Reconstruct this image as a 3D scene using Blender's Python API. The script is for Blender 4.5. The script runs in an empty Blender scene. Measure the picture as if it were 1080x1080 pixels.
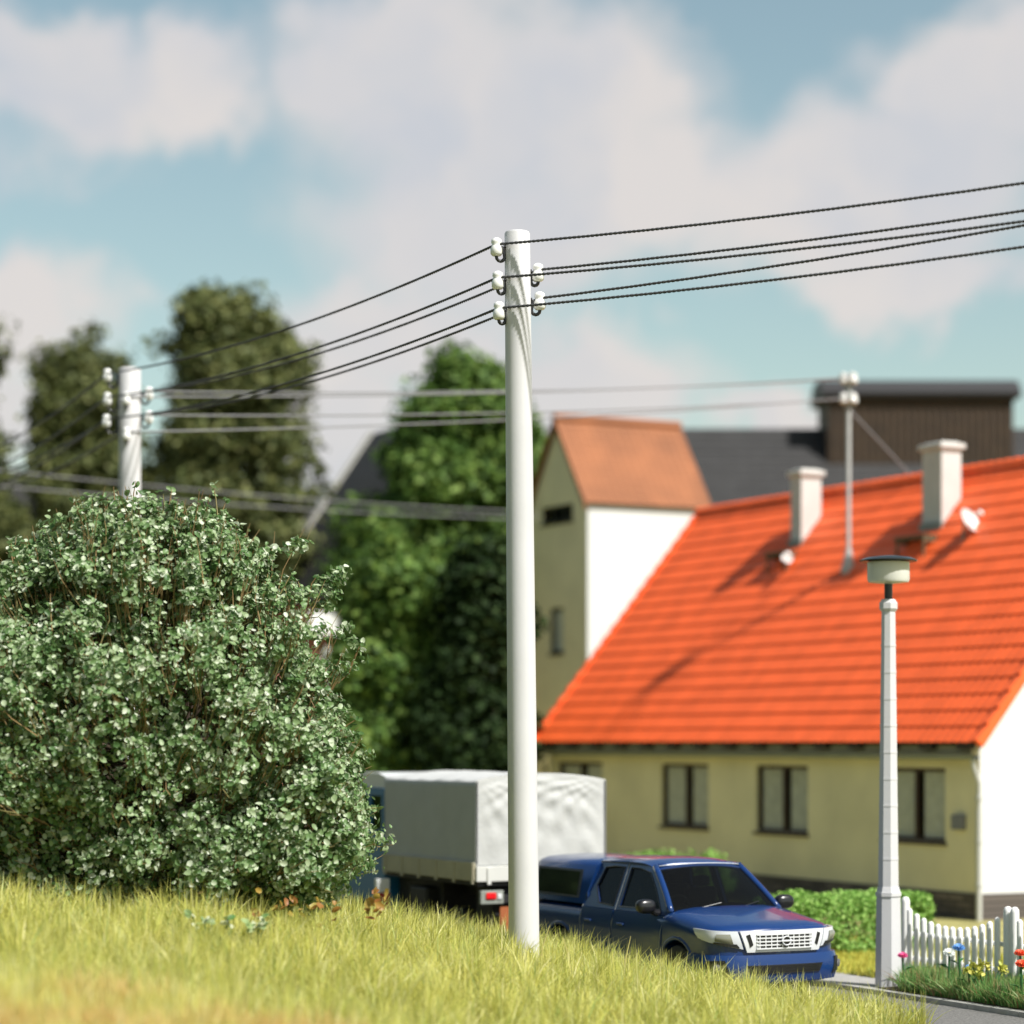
import bpy, bmesh, math, random
import numpy as np
from mathutils import Vector, Matrix, noise
R = math.radians
random.seed(7)
rng = np.random.default_rng(11)
scene = bpy.context.scene
COL = scene.collection

# ------------------------------------------------------------------ camera
F = 2600.0; HZ = 780.0; CH = 3.4          # focal length in px of the 1080 frame, horizon row, eye height
cam = bpy.data.cameras.new('camera'); camo = bpy.data.objects.new('camera', cam); COL.objects.link(camo)
camo.location = (0, 0, CH); camo.rotation_euler = (R(90), 0, 0)
cam.sensor_width = 36; cam.lens = F / 1080 * 36; cam.shift_y = (HZ - 540) / 1080
cam.clip_start = 0.1; cam.clip_end = 3000
cam.dof.use_dof = True; cam.dof.focus_distance = 29.5
cam.dof.aperture_fstop = cam.lens / 1000 / 0.20
scene.camera = camo
scene.render.resolution_x = scene.render.resolution_y = 1024
scene.cycles.use_denoising = True
scene.cycles.max_bounces = 8
scene.cycles.transparent_max_bounces = 24
scene.cycles.caustics_reflective = False; scene.cycles.caustics_refractive = False
scene.view_settings.view_transform = 'Standard'; scene.view_settings.look = 'None'
scene.view_settings.exposure = 0.42; scene.view_settings.gamma = 1

# ------------------------------------------------------------------ sun and sky
SAZ, SEL = R(-41), R(51)
sv = Vector((math.cos(SAZ) * math.cos(SEL), math.sin(SAZ) * math.cos(SEL), math.sin(SEL)))
sun = bpy.data.lights.new('sun', 'SUN'); sun.energy = 5.0; sun.angle = R(2.6); sun.color = (1.0, 0.975, 0.935)
suno = bpy.data.objects.new('sun', sun); COL.objects.link(suno)
suno.rotation_euler = sv.to_track_quat('Z', 'Y').to_euler(); suno.location = (30, -30, 40)

world = bpy.data.worlds.new('World'); scene.world = world; world.use_nodes = True
def build_world():
    nt = world.node_tree; nt.nodes.clear(); N = nt.nodes; L = nt.links
    def mth(op, a, b=None, clamp=False):
        n = N.new('ShaderNodeMath'); n.operation = op; n.use_clamp = clamp
        for i, v in enumerate((a, b)):
            if v is None: continue
            if isinstance(v, (int, float)): n.inputs[i].default_value = v
            else: L.new(v, n.inputs[i])
        return n.outputs[0]
    def vm(op, a, b):
        n = N.new('ShaderNodeVectorMath'); n.operation = op
        for i, v in enumerate((a, b)):
            if v is None: continue
            if isinstance(v, (tuple, list)): n.inputs[i].default_value = v
            else: L.new(v, n.inputs[i])
        return n
    tc = N.new('ShaderNodeTexCoord'); d = tc.outputs['Generated']
    n1 = N.new('ShaderNodeTexNoise'); n1.inputs['Scale'].default_value = 18; n1.inputs['Detail'].default_value = 5; n1.inputs['Roughness'].default_value = 0.55
    L.new(d, n1.inputs['Vector'])
    off = vm('SUBTRACT', n1.outputs['Color'], (0.5, 0.5, 0.5)).outputs[0]
    off2 = vm('MULTIPLY', off, (0.10, 0.10, 0.085)).outputs[0]
    dw = vm('ADD', d, off2).outputs[0]
    # cloud banks: azimuth (tan), elevation (tan), half width, half height
    px = [(70,105,140,70),(215,90,95,68),(30,40,90,55),(470,110,150,130),(390,40,95,75),(620,110,130,100),(520,235,185,95),(700,190,120,90),
          (900,210,200,95),(1010,120,120,90),(960,300,130,42),(40,335,115,70),(-10,430,70,90),(350,450,105,120),(440,350,110,62),(590,400,150,55),(815,436,95,20),(1100,60,90,90)]
    acc = None
    for x, y, rx, ry in px:
        v = Vector(((x - 540) / F, 1, (HZ - y) / F)); ln = v.length; v.normalize()
        a = vm('SUBTRACT', dw, tuple(v)).outputs[0]
        b = vm('MULTIPLY', a, (F / rx, 4.0, F / ry)).outputs[0]
        l = vm('LENGTH', b, None).outputs['Value']
        mr = N.new('ShaderNodeMapRange'); mr.interpolation_type = 'SMOOTHSTEP'
        L.new(l, mr.inputs['Value']); mr.inputs['From Min'].default_value = 1.35; mr.inputs['From Max'].default_value = 0.55
        acc = mr.outputs[0] if acc is None else mth('MAXIMUM', acc, mr.outputs[0])
    # thin scattered cloud over the rest of the dome
    n2 = N.new('ShaderNodeTexNoise'); n2.inputs['Scale'].default_value = 3.0; n2.inputs['Detail'].default_value = 6
    L.new(d, n2.inputs['Vector'])
    mr2 = N.new('ShaderNodeMapRange'); mr2.interpolation_type = 'SMOOTHSTEP'; L.new(n2.outputs['Fac'], mr2.inputs['Value'])
    mr2.inputs['From Min'].default_value = 0.56; mr2.inputs['From Max'].default_value = 0.75; mr2.inputs['To Max'].default_value = 0.5
    acc = mth('MAXIMUM', acc, mr2.outputs[0])
    sky = N.new('ShaderNodeTexSky'); sky.sky_type = 'NISHITA'; sky.sun_disc = False
    sky.sun_elevation = SEL; sky.sun_rotation = R(90) - SAZ; sky.air_density = 1.0; sky.dust_density = 1.2; sky.ozone_density = 1.4
    # cooler, greener blue as in the photograph
    tint = N.new('ShaderNodeMix'); tint.data_type = 'RGBA'; tint.blend_type = 'MULTIPLY'; tint.inputs['Factor'].default_value = 1
    L.new(sky.outputs[0], tint.inputs['A']); tint.inputs['B'].default_value = (1.24, 1.18, 0.90, 1)
    # cloud brightness varies softly
    n3 = N.new('ShaderNodeTexNoise'); n3.inputs['Scale'].default_value = 9; n3.inputs['Detail'].default_value = 3
    L.new(dw, n3.inputs['Vector'])
    cr = N.new('ShaderNodeValToRGB'); L.new(n3.outputs['Fac'], cr.inputs[0])
    cr.color_ramp.elements[0].position = 0.32; cr.color_ramp.elements[0].color = (4.3, 4.5, 4.95, 1)
    cr.color_ramp.elements[1].position = 0.62; cr.color_ramp.elements[1].color = (5.6, 5.25, 5.1, 1)
    mx = N.new('ShaderNodeMix'); mx.data_type = 'RGBA'; L.new(mth('MULTIPLY', acc, 0.93), mx.inputs['Factor'])
    L.new(tint.outputs['Result'], mx.inputs['A']); L.new(cr.outputs[0], mx.inputs['B'])
    bg = N.new('ShaderNodeBackground'); bg.inputs['Strength'].default_value = 0.09; 
    # the bank of sky to the north is bright, the rest of the dome deeper and dimmer
    sx = N.new('ShaderNodeSeparateXYZ'); L.new(d, sx.inputs[0])
    gn = N.new('ShaderNodeMapRange'); gn.interpolation_type = 'SMOOTHSTEP'; L.new(sx.outputs['Y'], gn.inputs['Value'])
    gn.inputs['From Min'].default_value = .45; gn.inputs['From Max'].default_value = .93; gn.inputs['To Min'].default_value = .86; gn.inputs['To Max'].default_value = 1.13
    sc_n = N.new('ShaderNodeVectorMath'); sc_n.operation = 'SCALE'; L.new(mx.outputs['Result'], sc_n.inputs[0]); L.new(gn.outputs[0], sc_n.inputs['Scale'])
    L.new(sc_n.outputs[0], bg.inputs['Color'])
    out = N.new('ShaderNodeOutputWorld'); L.new(bg.outputs[0], out.inputs['Surface'])
build_world()

# ------------------------------------------------------------------ town grid
T = R(27.3)
dv = Vector((math.sin(T), -math.cos(T), 0))     # along the street, towards the viewer
gv = Vector((math.cos(T), math.sin(T), 0))      # across the street, away to the right
RZ = T - R(90)
O = Vector((3.42, 31.0, 0))                     # street origin (nose of the pickup)
def S(a, u, z=0): return O + dv * a + gv * u + Vector((0, 0, z))
def P(x, y, D): return Vector(((x - 540) / F * D, D, CH + (HZ - y) / F * D))
def toS(x, y):
    r = Vector((x, y, 0)) - O
    return r.dot(dv), r.dot(gv)

# ------------------------------------------------------------------ materials
MATS = {}
def mat(name, col, rough=0.6, var=0.0, scale=6.0, metal=0.0, bump=0.0, bscale=40, spec=0.5, coat=0.0, trans=0.0, emit=None, col2=None, detail=4):
    if name in MATS: return MATS[name]
    m = bpy.data.materials.new(name); m.use_nodes = True; nt = m.node_tree; N = nt.nodes; L = nt.links
    b = N['Principled BSDF']
    b.inputs['Roughness'].default_value = rough; b.inputs['Metallic'].default_value = metal
    b.inputs['Specular IOR Level'].default_value = spec; b.inputs['Coat Weight'].default_value = coat; b.inputs['Coat Roughness'].default_value = 0.04
    b.inputs['Base Color'].default_value = (*col, 1)
    tc = N.new('ShaderNodeTexCoord')
    if var > 0 or col2:
        n = N.new('ShaderNodeTexNoise'); n.inputs['Scale'].default_value = scale; n.inputs['Detail'].default_value = detail
        L.new(tc.outputs['Object'], n.inputs['Vector'])
        cr = N.new('ShaderNodeValToRGB'); L.new(n.outputs['Fac'], cr.inputs[0])
        c2 = col2 or tuple(c * (1 - var) for c in col); c1 = col if col2 else tuple(min(1, c * (1 + var * .6)) for c in col)
        cr.color_ramp.elements[0].position = .32; cr.color_ramp.elements[0].color = (*c2, 1)
        cr.color_ramp.elements[1].position = .68; cr.color_ramp.elements[1].color = (*c1, 1)
        L.new(cr.outputs[0], b.inputs['Base Color'])
    if bump > 0:
        n = N.new('ShaderNodeTexNoise'); n.inputs['Scale'].default_value = bscale; n.inputs['Detail'].default_value = 6
        L.new(tc.outputs['Object'], n.inputs['Vector'])
        bp = N.new('ShaderNodeBump'); bp.inputs['Strength'].default_value = bump; bp.inputs['Distance'].default_value = 0.02
        L.new(n.outputs['Fac'], bp.inputs['Height']); L.new(bp.outputs[0], b.inputs['Normal'])
    if trans > 0: b.inputs['Transmission Weight'].default_value = trans
    if emit: b.inputs['Emission Color'].default_value = (*emit, 1); b.inputs['Emission Strength'].default_value = 1.0
    MATS[name] = m; return m

def leafmat(name, stops, rough=0.4, transl=0.35, spec=0.5, scale=None, stops2=None):
    """colour picked per leaf or blade (random per island); optional second palette in broad natural patches"""
    m = bpy.data.materials.new(name); m.use_nodes = True; nt = m.node_tree; N = nt.nodes; L = nt.links
    b = N['Principled BSDF']; out = N['Material Output']
    g = N.new('ShaderNodeNewGeometry')
    def ramp(st):
        cr = N.new('ShaderNodeValToRGB'); L.new(g.outputs['Random Per Island'], cr.inputs[0])
        e = cr.color_ramp.elements
        while len(e) < len(st): e.new(0.5)
        for i, (p, c) in enumerate(st): e[i].position = p; e[i].color = (*c, 1)
        return cr.outputs[0]
    c = ramp(stops)
    if stops2:
        tc = N.new('ShaderNodeTexCoord'); n = N.new('ShaderNodeTexNoise'); n.inputs['Scale'].default_value = scale; n.inputs['Detail'].default_value = 3
        L.new(tc.outputs['Object'], n.inputs['Vector'])
        mr = N.new('ShaderNodeMapRange'); L.new(n.outputs['Fac'], mr.inputs['Value']); mr.inputs['From Min'].default_value = .4; mr.inputs['From Max'].default_value = .6
        mx = N.new('ShaderNodeMix'); mx.data_type = 'RGBA'; L.new(mr.outputs[0], mx.inputs['Factor']); L.new(c, mx.inputs['A']); L.new(ramp(stops2), mx.inputs['B'])
        c = mx.outputs['Result']
    L.new(c, b.inputs['Base Color']); b.inputs['Roughness'].default_value = rough; b.inputs['Specular IOR Level'].default_value = spec
    tr = N.new('ShaderNodeBsdfTranslucent'); L.new(c, tr.inputs['Color'])
    ms = N.new('ShaderNodeMixShader'); ms.inputs[0].default_value = transl
    L.new(b.outputs[0], ms.inputs[1]); L.new(tr.outputs[0], ms.inputs[2]); L.new(ms.outputs[0], out.inputs['Surface'])
    return m

def glass(name, tint, alpha):
    m = bpy.data.materials.new(name); m.use_nodes = True; nt = m.node_tree; N = nt.nodes; L = nt.links
    b = N['Principled BSDF']; out = N['Material Output']; b.inputs['Base Color'].default_value = (0.01, 0.01, 0.01, 1); b.inputs['Roughness'].default_value = 0.03
    t = N.new('ShaderNodeBsdfTransparent'); t.inputs[0].default_value = (*tint, 1)
    ms = N.new('ShaderNodeMixShader'); ms.inputs[0].default_value = alpha
    L.new(t.outputs[0], ms.inputs[1]); L.new(b.outputs[0], ms.inputs[2]); L.new(ms.outputs[0], out.inputs['Surface'])
    return m

# ------------------------------------------------------------------ mesh helpers
class MB:
    def __init__(s): s.v = []; s.f = []
    def add(s, vs, fs):
        o = len(s.v); s.v += [tuple(v) for v in vs]; s.f += [tuple(i + o for i in f) for f in fs]; return s
    def box(s, x0, x1, y0, y1, z0, z1, bev=0.0, seg=2):
        if bev <= 0:
            return s.add([(x0,y0,z0),(x1,y0,z0),(x1,y1,z0),(x0,y1,z0),(x0,y0,z1),(x1,y0,z1),(x1,y1,z1),(x0,y1,z1)],
                         [(0,3,2,1),(4,5,6,7),(0,1,5,4),(1,2,6,5),(2,3,7,6),(3,0,4,7)])
        bm = bmesh.new(); bmesh.ops.create_cube(bm, size=1)
        for v in bm.verts: v.co = Vector(((x0+x1)/2 + v.co.x*(x1-x0), (y0+y1)/2 + v.co.y*(y1-y0), (z0+z1)/2 + v.co.z*(z1-z0)))
        bmesh.ops.bevel(bm, geom=bm.edges[:], offset=bev, segments=seg, affect='EDGES', profile=.5)
        bm.verts.index_update()
        s.add([v.co for v in bm.verts], [[v.index for v in f.verts] for f in bm.faces]); bm.free(); return s
    def tube(s, pts, r, n=8, cap=True):
        pts = [Vector(p) for p in pts]; m = len(pts)
        rs = r if isinstance(r, (list, tuple)) else [r] * m
        vs = []; up = None
        for i, p in enumerate(pts):
            t = (pts[min(i+1, m-1)] - pts[max(i-1, 0)])
            t = t.normalized() if t.length > 1e-9 else Vector((0,0,1))
            if up is None: up = Vector((0,0,1)) if abs(t.z) < .9 else Vector((1,0,0))
            a = t.cross(up); a = a.normalized() if a.length > 1e-6 else t.orthogonal().normalized()
            b = t.cross(a); up = -b if b.dot(up) < 0 else b
            a2 = t.cross(up).normalized(); b2 = up
            for k in range(n):
                w = 2*math.pi*k/n; vs.append(p + a2*math.cos(w)*rs[i] + b2*math.sin(w)*rs[i])
        fs = [(i*n+k, i*n+(k+1)%n, (i+1)*n+(k+1)%n, (i+1)*n+k) for i in range(m-1) for k in range(n)]
        if cap: fs += [tuple(range(n))[::-1], tuple(range((m-1)*n, m*n))]
        return s.add(vs, fs)
    def lathe(s, prof, n=16, c=(0,0,0), M=None):
        vs = []
        for r, z in prof:
            for k in range(n):
                w = 2*math.pi*k/n; v = Vector((r*math.cos(w), r*math.sin(w), z))
                if M: v = M @ v
                vs.append(v + Vector(c))
        m = len(prof)
        fs = [(i*n+k, i*n+(k+1)%n, (i+1)*n+(k+1)%n, (i+1)*n+k) for i in range(m-1) for k in range(n)]
        fs += [tuple(range(n))[::-1], tuple(range((m-1)*n, m*n))]
        return s.add(vs, fs)
    def prism(s, poly, off):
        n = len(poly); off = Vector(off); a = [Vector(p) for p in poly]
        return s.add(a + [p + off for p in a], [tuple(range(n))[::-1], tuple(range(n, 2*n))] + [(i, (i+1)%n, n+(i+1)%n, n+i) for i in range(n)])
    def grid(s, fn, nu, nv, close=False):
        vs = [fn(i/(nu-1), j/(nv-1)) for j in range(nv) for i in range(nu)]
        return s.add(vs, [(j*nu+i, j*nu+i+1, (j+1)*nu+i+1, (j+1)*nu+i) for j in range(nv-1) for i in range(nu-1)])
    def frame(s, outer, inner, off):
        """ring between two polygons with equal counts, given thickness"""
        n = len(outer); off = Vector(off); o = [Vector(p) for p in outer]; i_ = [Vector(p) for p in inner]
        vs = o + i_ + [p + off for p in o] + [p + off for p in i_]
        fs = []
        for k in range(n):
            q = (k+1) % n
            fs += [(k, q, n+q, n+k), (2*n+k, 3*n+k, 3*n+q, 2*n+q), (k, 2*n+k, 2*n+q, q), (n+k, n+q, 3*n+q, 3*n+k)]
        return s.add(vs, fs)
    def mesh(s, name, m, smooth=False, angle=None):
        me = bpy.data.meshes.new(name); me.from_pydata(s.v, [], s.f)
        bm = bmesh.new(); bm.from_mesh(me); bmesh.ops.recalc_face_normals(bm, faces=bm.faces[:])
        if smooth and angle:
            for e in bm.edges:
                if len(e.link_faces) == 2 and e.calc_face_angle(0) > R(angle): e.smooth = False
        for f in bm.faces: f.smooth = smooth
        bm.to_mesh(me); bm.free(); me.materials.append(m); return me
    def build(s, name, m, parent=None, smooth=False, angle=35):
        o = bpy.data.objects.new(name, s.mesh(name, m, smooth, angle)); COL.objects.link(o)
        if parent is not None: o.parent = parent
        return o
def tag(o, label=None, cat=None, group=None, kind=None):
    if label: o['label'] = label
    if cat: o['category'] = cat
    if group: o['group'] = group
    if kind: o['kind'] = kind
    return o
def thing(name, label, cat, loc=(0,0,0), rz=0, group=None):
    o = bpy.data.objects.new(name, None); o.empty_display_size = .3; COL.objects.link(o); o.location = loc; o.rotation_euler = (0,0,rz)
    return tag(o, label, cat, group)
def copy_tree(o, parent=None):
    c = o.copy(); COL.objects.link(c)
    if parent is not None: c.parent = parent
    for ch in list(o.children): copy_tree(ch, c)
    return c
def npmesh(name, V, Fs, m, parent=None, smooth=False):
    """V (n,3) array; Fs (k,3|4) array"""
    me = bpy.data.meshes.new(name); nf, w = Fs.shape
    me.vertices.add(len(V)); me.vertices.foreach_set('co', V.astype(np.float32).ravel())
    me.loops.add(nf*w); me.loops.foreach_set('vertex_index', Fs.astype(np.int32).ravel())
    me.polygons.add(nf); me.polygons.foreach_set('loop_start', np.arange(0, nf*w, w, dtype=np.int32))
    me.polygons.foreach_set('loop_total', np.full(nf, w, dtype=np.int32))
    me.update(calc_edges=True); me.validate()
    me.materials.append(m)
    me.polygons.foreach_set('use_smooth', np.full(nf, smooth != 'flat', dtype=bool))
    o = bpy.data.objects.new(name, me); COL.objects.link(o)
    if parent is not None: o.parent = parent
    return o

# ------------------------------------------------------------------ common materials
m_white_post = mat('painted_concrete', (.60, .595, .605), .6, .05, 1.2, bump=.05, bscale=25)
m_ceramic = mat('white_ceramic', (.82, .82, .80), .12, spec=.6)
m_black = mat('black_metal', (.015, .015, .017), .28, spec=.6)
m_dark = mat('dark_rubber', (.012, .012, .012), .7)
m_wire = mat('wire_cord', (.055, .055, .06), .6)
m_wirelight = mat('pale_wire_cord', (.22, .22, .23), .55)
m_orange = mat('orange_roof_tile', (.90, .135, .03), .5, .13, 1.6, bump=.1, bscale=12)
m_brownroof = mat('weathered_brown_tile', (.29, .105, .038), .7, .2, 1.0)
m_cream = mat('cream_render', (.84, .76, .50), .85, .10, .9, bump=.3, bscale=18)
m_sunlit_wall = mat('sunlit_wall_render', (.70, .70, .69), .85, .06, .8, bump=.3, bscale=18)  # whiter copy of the cream render, sunlight put into its colour
m_slate = mat('dark_slate', (.026, .025, .025), .7, .2, 1.5, bump=.3, bscale=6)
m_brownwood = mat('dark_brown_boards', (.05, .03, .018), .7, .3, 2.5)
m_frame = mat('brown_window_frame', (.045, .02, .012), .5)
m_curtain = mat('pale_curtain', (.80, .78, .70), .9, .12, 5)
m_grey = mat('grey_zinc', (.25, .27, .24), .5, .1, 3)
m_stone = mat('plinth_stone', (.15, .125, .11), .85, .4, 3.2, bump=.5, bscale=9)
m_pane = glass('window_glass', (.97, .98, .97), .08)

# ------------------------------------------------------------------ terrain
def sm(x): x = min(1, max(0, x)); return x*x*(3-2*x)
XS = np.array([-40, -12, -6, -3.4, -1.7, 0, 2.4, 3.6, 4.6, 6, 60]); ZS = np.array([2.0, 1.75, 1.48, 1.30, 1.02, .68, .30, .12, .0, -.05, -.05])
def bank(x, y):
    a, u = toS(x, y)
    if a < 0: edge = -1.2
    else: edge = -1.2 + .85 * a
    w = sm((edge - u) / 1.15)
    xs = x * (28.0 / max(y, 20)) if y < 28 else x
    h = float(np.interp(xs, XS, ZS))
    far = 1 - .75 * sm((y - 29.2) / 9)
    dip = -.40 * sm((27.5-y)/6)
    h += dip * sm((h+.2)/.6)
    h += .05 * noise.noise(Vector((x*.8, y*.8, 0))) + .03 * noise.noise(Vector((x*2.3, y*2.3, 4)))
    return h * w * far - .06 * (1 - w)
m_ground = mat('field_ground', (.20, .19, .07), .95, .4, .5, bump=.6, bscale=5)
MB().add([(-1500,-200,-.02),(1500,-200,-.02),(1500,2500,-.02),(-1500,2500,-.02)], [(0,1,2,3)]).build('ground', m_ground)['kind'] = 'structure'
m_bank = mat('bank_soil', (.14, .13, .035), .95, .35, 2.0, bump=.5, bscale=12, col2=(.05, .06, .015))
def bankgrid():
    mb = MB(); x0, x1, y0, y1 = -16, 8, 9, 46; nx, ny = 150, 190
    vs = []; 
    for j in range(ny):
        for i in range(nx):
            x = x0 + (x1-x0)*i/(nx-1); y = y0 + (y1-y0)*j/(ny-1); vs.append((x, y, bank(x, y)))
    fs = [(j*nx+i, j*nx+i+1, (j+1)*nx+i+1, (j+1)*nx+i) for j in range(ny-1) for i in range(nx-1)]
    mb.add(vs, fs); return mb
bk = bankgrid().build('grass_bank', m_bank, None, True, None); bk['kind'] = 'structure'

m_road = mat('fine_gravel_asphalt', (.17, .165, .155), .9, .45, 28, bump=.8, bscale=60, detail=8)
q = MB(); q.add([S(-60,-2.6,.004), S(26,-2.6,.004), S(26,2.10,.004), S(-60,2.10,.004)], [(0,1,2,3)])
q.build('road', m_road)['kind'] = 'structure'
m_kerb = mat('kerb_concrete', (.42, .41, .38), .85, .15, 9, bump=.4)
k = MB(); 
for i in range(70):
    a0 = -50 + i
    p = [S(a0, 2.10, -.01), S(a0+.99, 2.10, -.01), S(a0+.99, 2.24, -.01), S(a0, 2.24, -.01)]
    k.prism(p, (0,0,.078))
k.build('kerb', m_kerb)['kind'] = 'structure'
m_path = mat('pavement_slab', (.36, .35, .33), .85, .15, 6, bump=.4, bscale=50)
q = MB(); q.prism([S(-9,2.24,-.01), S(-1.12,2.24,-.01), S(-1.12,3.15,-.01), S(-9,3.15,-.01)], (0,0,.072)); q.build('pavement', m_path)['kind'] = 'structure'
m_lawn = mat('lawn_ground', (.34, .31, .11), .95, .3, 1.5, bump=.5)
q = MB(); q.prism([S(-50,3.15,-.01), S(20,3.15,-.01), S(20,30,-.01), S(-50,30,-.01)], (0,0,.07)); q.build('lawn', m_lawn)['kind'] = 'structure'
q = MB(); q.prism([S(-1.12,2.24,-.01), S(20,2.24,-.01), S(20,3.15,-.01), S(-1.12,3.15,-.01)], (0,0,.09)); q.build('flower_bed', mat('bed_soil', (.06,.045,.02), .95, .4, 8, bump=.8))['kind'] = 'structure'

# ------------------------------------------------------------------ grass blades
def blades(name, pts, hgt, wid, lean, m, label=None, parent=None, segs=3, tuft=None, dirs=None, hs=None):
    """pts (n,3) roots; curved tapering blades"""
    n = len(pts); h = hgt * (.55 + .75 * rng.random(n)); w = wid * (.6 + .8 * rng.random(n))
    if hs is not None: h = h * hs
    ang = rng.random(n) * 2*np.pi; la = lean * rng.random(n)**1.3
    if dirs is not None: ang = dirs + rng.normal(0, .35, n)
    dx, dy = np.cos(ang), np.sin(ang); fa = rng.random(n) * np.pi; fx, fy = np.cos(fa), np.sin(fa)
    V = np.zeros((n, 2*segs + 1, 3))
    for k in range(segs + 1):
        t = k / segs; off = h * la * t**1.7; z = h * (t - .25 * la * t * t)
        c = np.stack([pts[:,0] + dx*off, pts[:,1] + dy*off, pts[:,2] + z - .02], 1)
        ww = w * (1 - t**1.5) * .5
        if k < segs:
            V[:, 2*k] = c + np.stack([fx*ww, fy*ww, 0*ww], 1); V[:, 2*k+1] = c - np.stack([fx*ww, fy*ww, 0*ww], 1)
        else: V[:, 2*segs] = c
    base = np.arange(n)[:, None] * (2*segs + 1)
    tris = []
    for k in range(segs - 1):
        a, b, c, d = 2*k, 2*k+1, 2*k+3, 2*k+2
        tris += [[a, b, c], [a, c, d]]
    tris.append([2*segs-2, 2*segs-1, 2*segs])
    Fs = (base[:, :, None] + np.array(tris)[None].reshape(1, -1)[:, None, :].reshape(1, 1, -1)).reshape(-1, 3)
    o = npmesh(name, V.reshape(-1, 3), Fs, m, parent)
    return o
g_yel = [(0, (.56,.54,.12)), (.3, (.76,.71,.22)), (.6, (.60,.62,.14)), (.85, (.90,.84,.46)), (1, (.24,.38,.07))]
g_grn = [(0, (.42,.42,.09)), (.35, (.60,.58,.15)), (.7, (.44,.50,.10)), (.92, (.80,.73,.34)), (1, (.18,.34,.08))]
g_gold = [(0, (.62,.42,.14)), (.4, (.75,.53,.21)), (.75, (.66,.56,.19)), (1, (.82,.68,.38))]
m_grass = leafmat('bank_grass_blades', g_yel, .5, .4, .3, 1.6, g_grn)
m_gold = leafmat('dry_grass_blades', g_gold, .5, .4, .3, .9, g_yel)
def scatter_bank(n, x0, x1, y0, y1, ok, clump=.5):
    out = []; nt = int(n / 26)
    while len(out) < nt:
        x = random.uniform(x0, x1); y = random.uniform(y0, y1)
        if abs(x) > y * .235 + .6 or not ok(x, y): continue
        out.append((x, y))
    pts = []; dirs = []; hs = []
    for x, y in out:
        r = random.uniform(.04, .10); k = 26; hh = random.uniform(.7, 1.35)
        da = random.random()*6.28
        for _ in range(k):
            w = random.random()*6.28; q = r*math.sqrt(random.random()); px, py = x + q*math.cos(w), y + q*math.sin(w)
            pts.append((px, py, bank(px, py))); dirs.append(w if random.random() < .75 else da); hs.append(hh)
    return np.array(pts), np.array(dirs), np.array(hs)
def on_bank(x, y):
    a, u = toS(x, y); e = -1.2 + (.85 * a if a > 0 else 0)
    return u < e - .12 and bank(x, y) > .02
def golden(x, y): return y < 20.9 + .5*noise.noise(Vector((x*1.5, 0, 3))) and x < -1.0 + .8*noise.noise(Vector((y*1.5, 2, 3)))
P1, D1, H1 = scatter_bank(135000, -9, 7, 15.5, 33.5, lambda x, y: on_bank(x, y) and not golden(x, y))
tag(blades('bank_grass', P1, .38, .018, 1.05, m_grass, dirs=D1, hs=H1), 'yellow green grass growing over the bank in the foreground', 'grass', kind='stuff')
P2, D2, H2 = scatter_bank(46000, -5.5, 0, 15.2, 22.2, lambda x, y: golden(x, y))
tag(blades('dry_grass', P2, .36, .022, .8, m_gold, dirs=D2, hs=H2), 'dry golden grass in the lower left foreground', 'grass', kind='stuff')

# ------------------------------------------------------------------ leaf clouds
def rand_dirs(n):
    v = rng.normal(size=(n, 3)); return v / np.linalg.norm(v, axis=1)[:, None]
def leaf_cloud(name, C, N_, size, m, parent=None, fold=.3, sides=6, jitter=.9, aspect=.8):
    """C leaf centres, N_ preferred normals; cupped leaves with `sides` rim points"""
    n = len(C); nn = N_ + jitter * rng.normal(size=(n, 3)); nn /= np.linalg.norm(nn, axis=1)[:, None]
    a = np.cross(nn, rand_dirs(n)); a /= np.linalg.norm(a, axis=1)[:, None]; b = np.cross(nn, a)
    s = size * (.55 + .8 * rng.random(n))
    V = np.zeros((n, sides + 1, 3)); V[:, 0] = C - nn * (fold * s * .3)[:, None]
    for k in range(sides):
        w = 2*np.pi*k/sides; rr = s * (.5 if k else .62)
        V[:, k+1] = C + a * (np.cos(w) * rr)[:, None] + b * (np.sin(w) * rr * aspect)[:, None] + nn * (fold * s * .22 * abs(math.sin(w)) * (.4 + rng.random(n)))[:, None]
    tri = np.array([[0, k+1, (k+1) % sides + 1] for k in range(sides)])
    Fs = (np.arange(n)[:, None, None] * (sides + 1) + tri[None]).reshape(-1, 3)
    return npmesh(name, V.reshape(-1, 3), Fs, m, parent)
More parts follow.
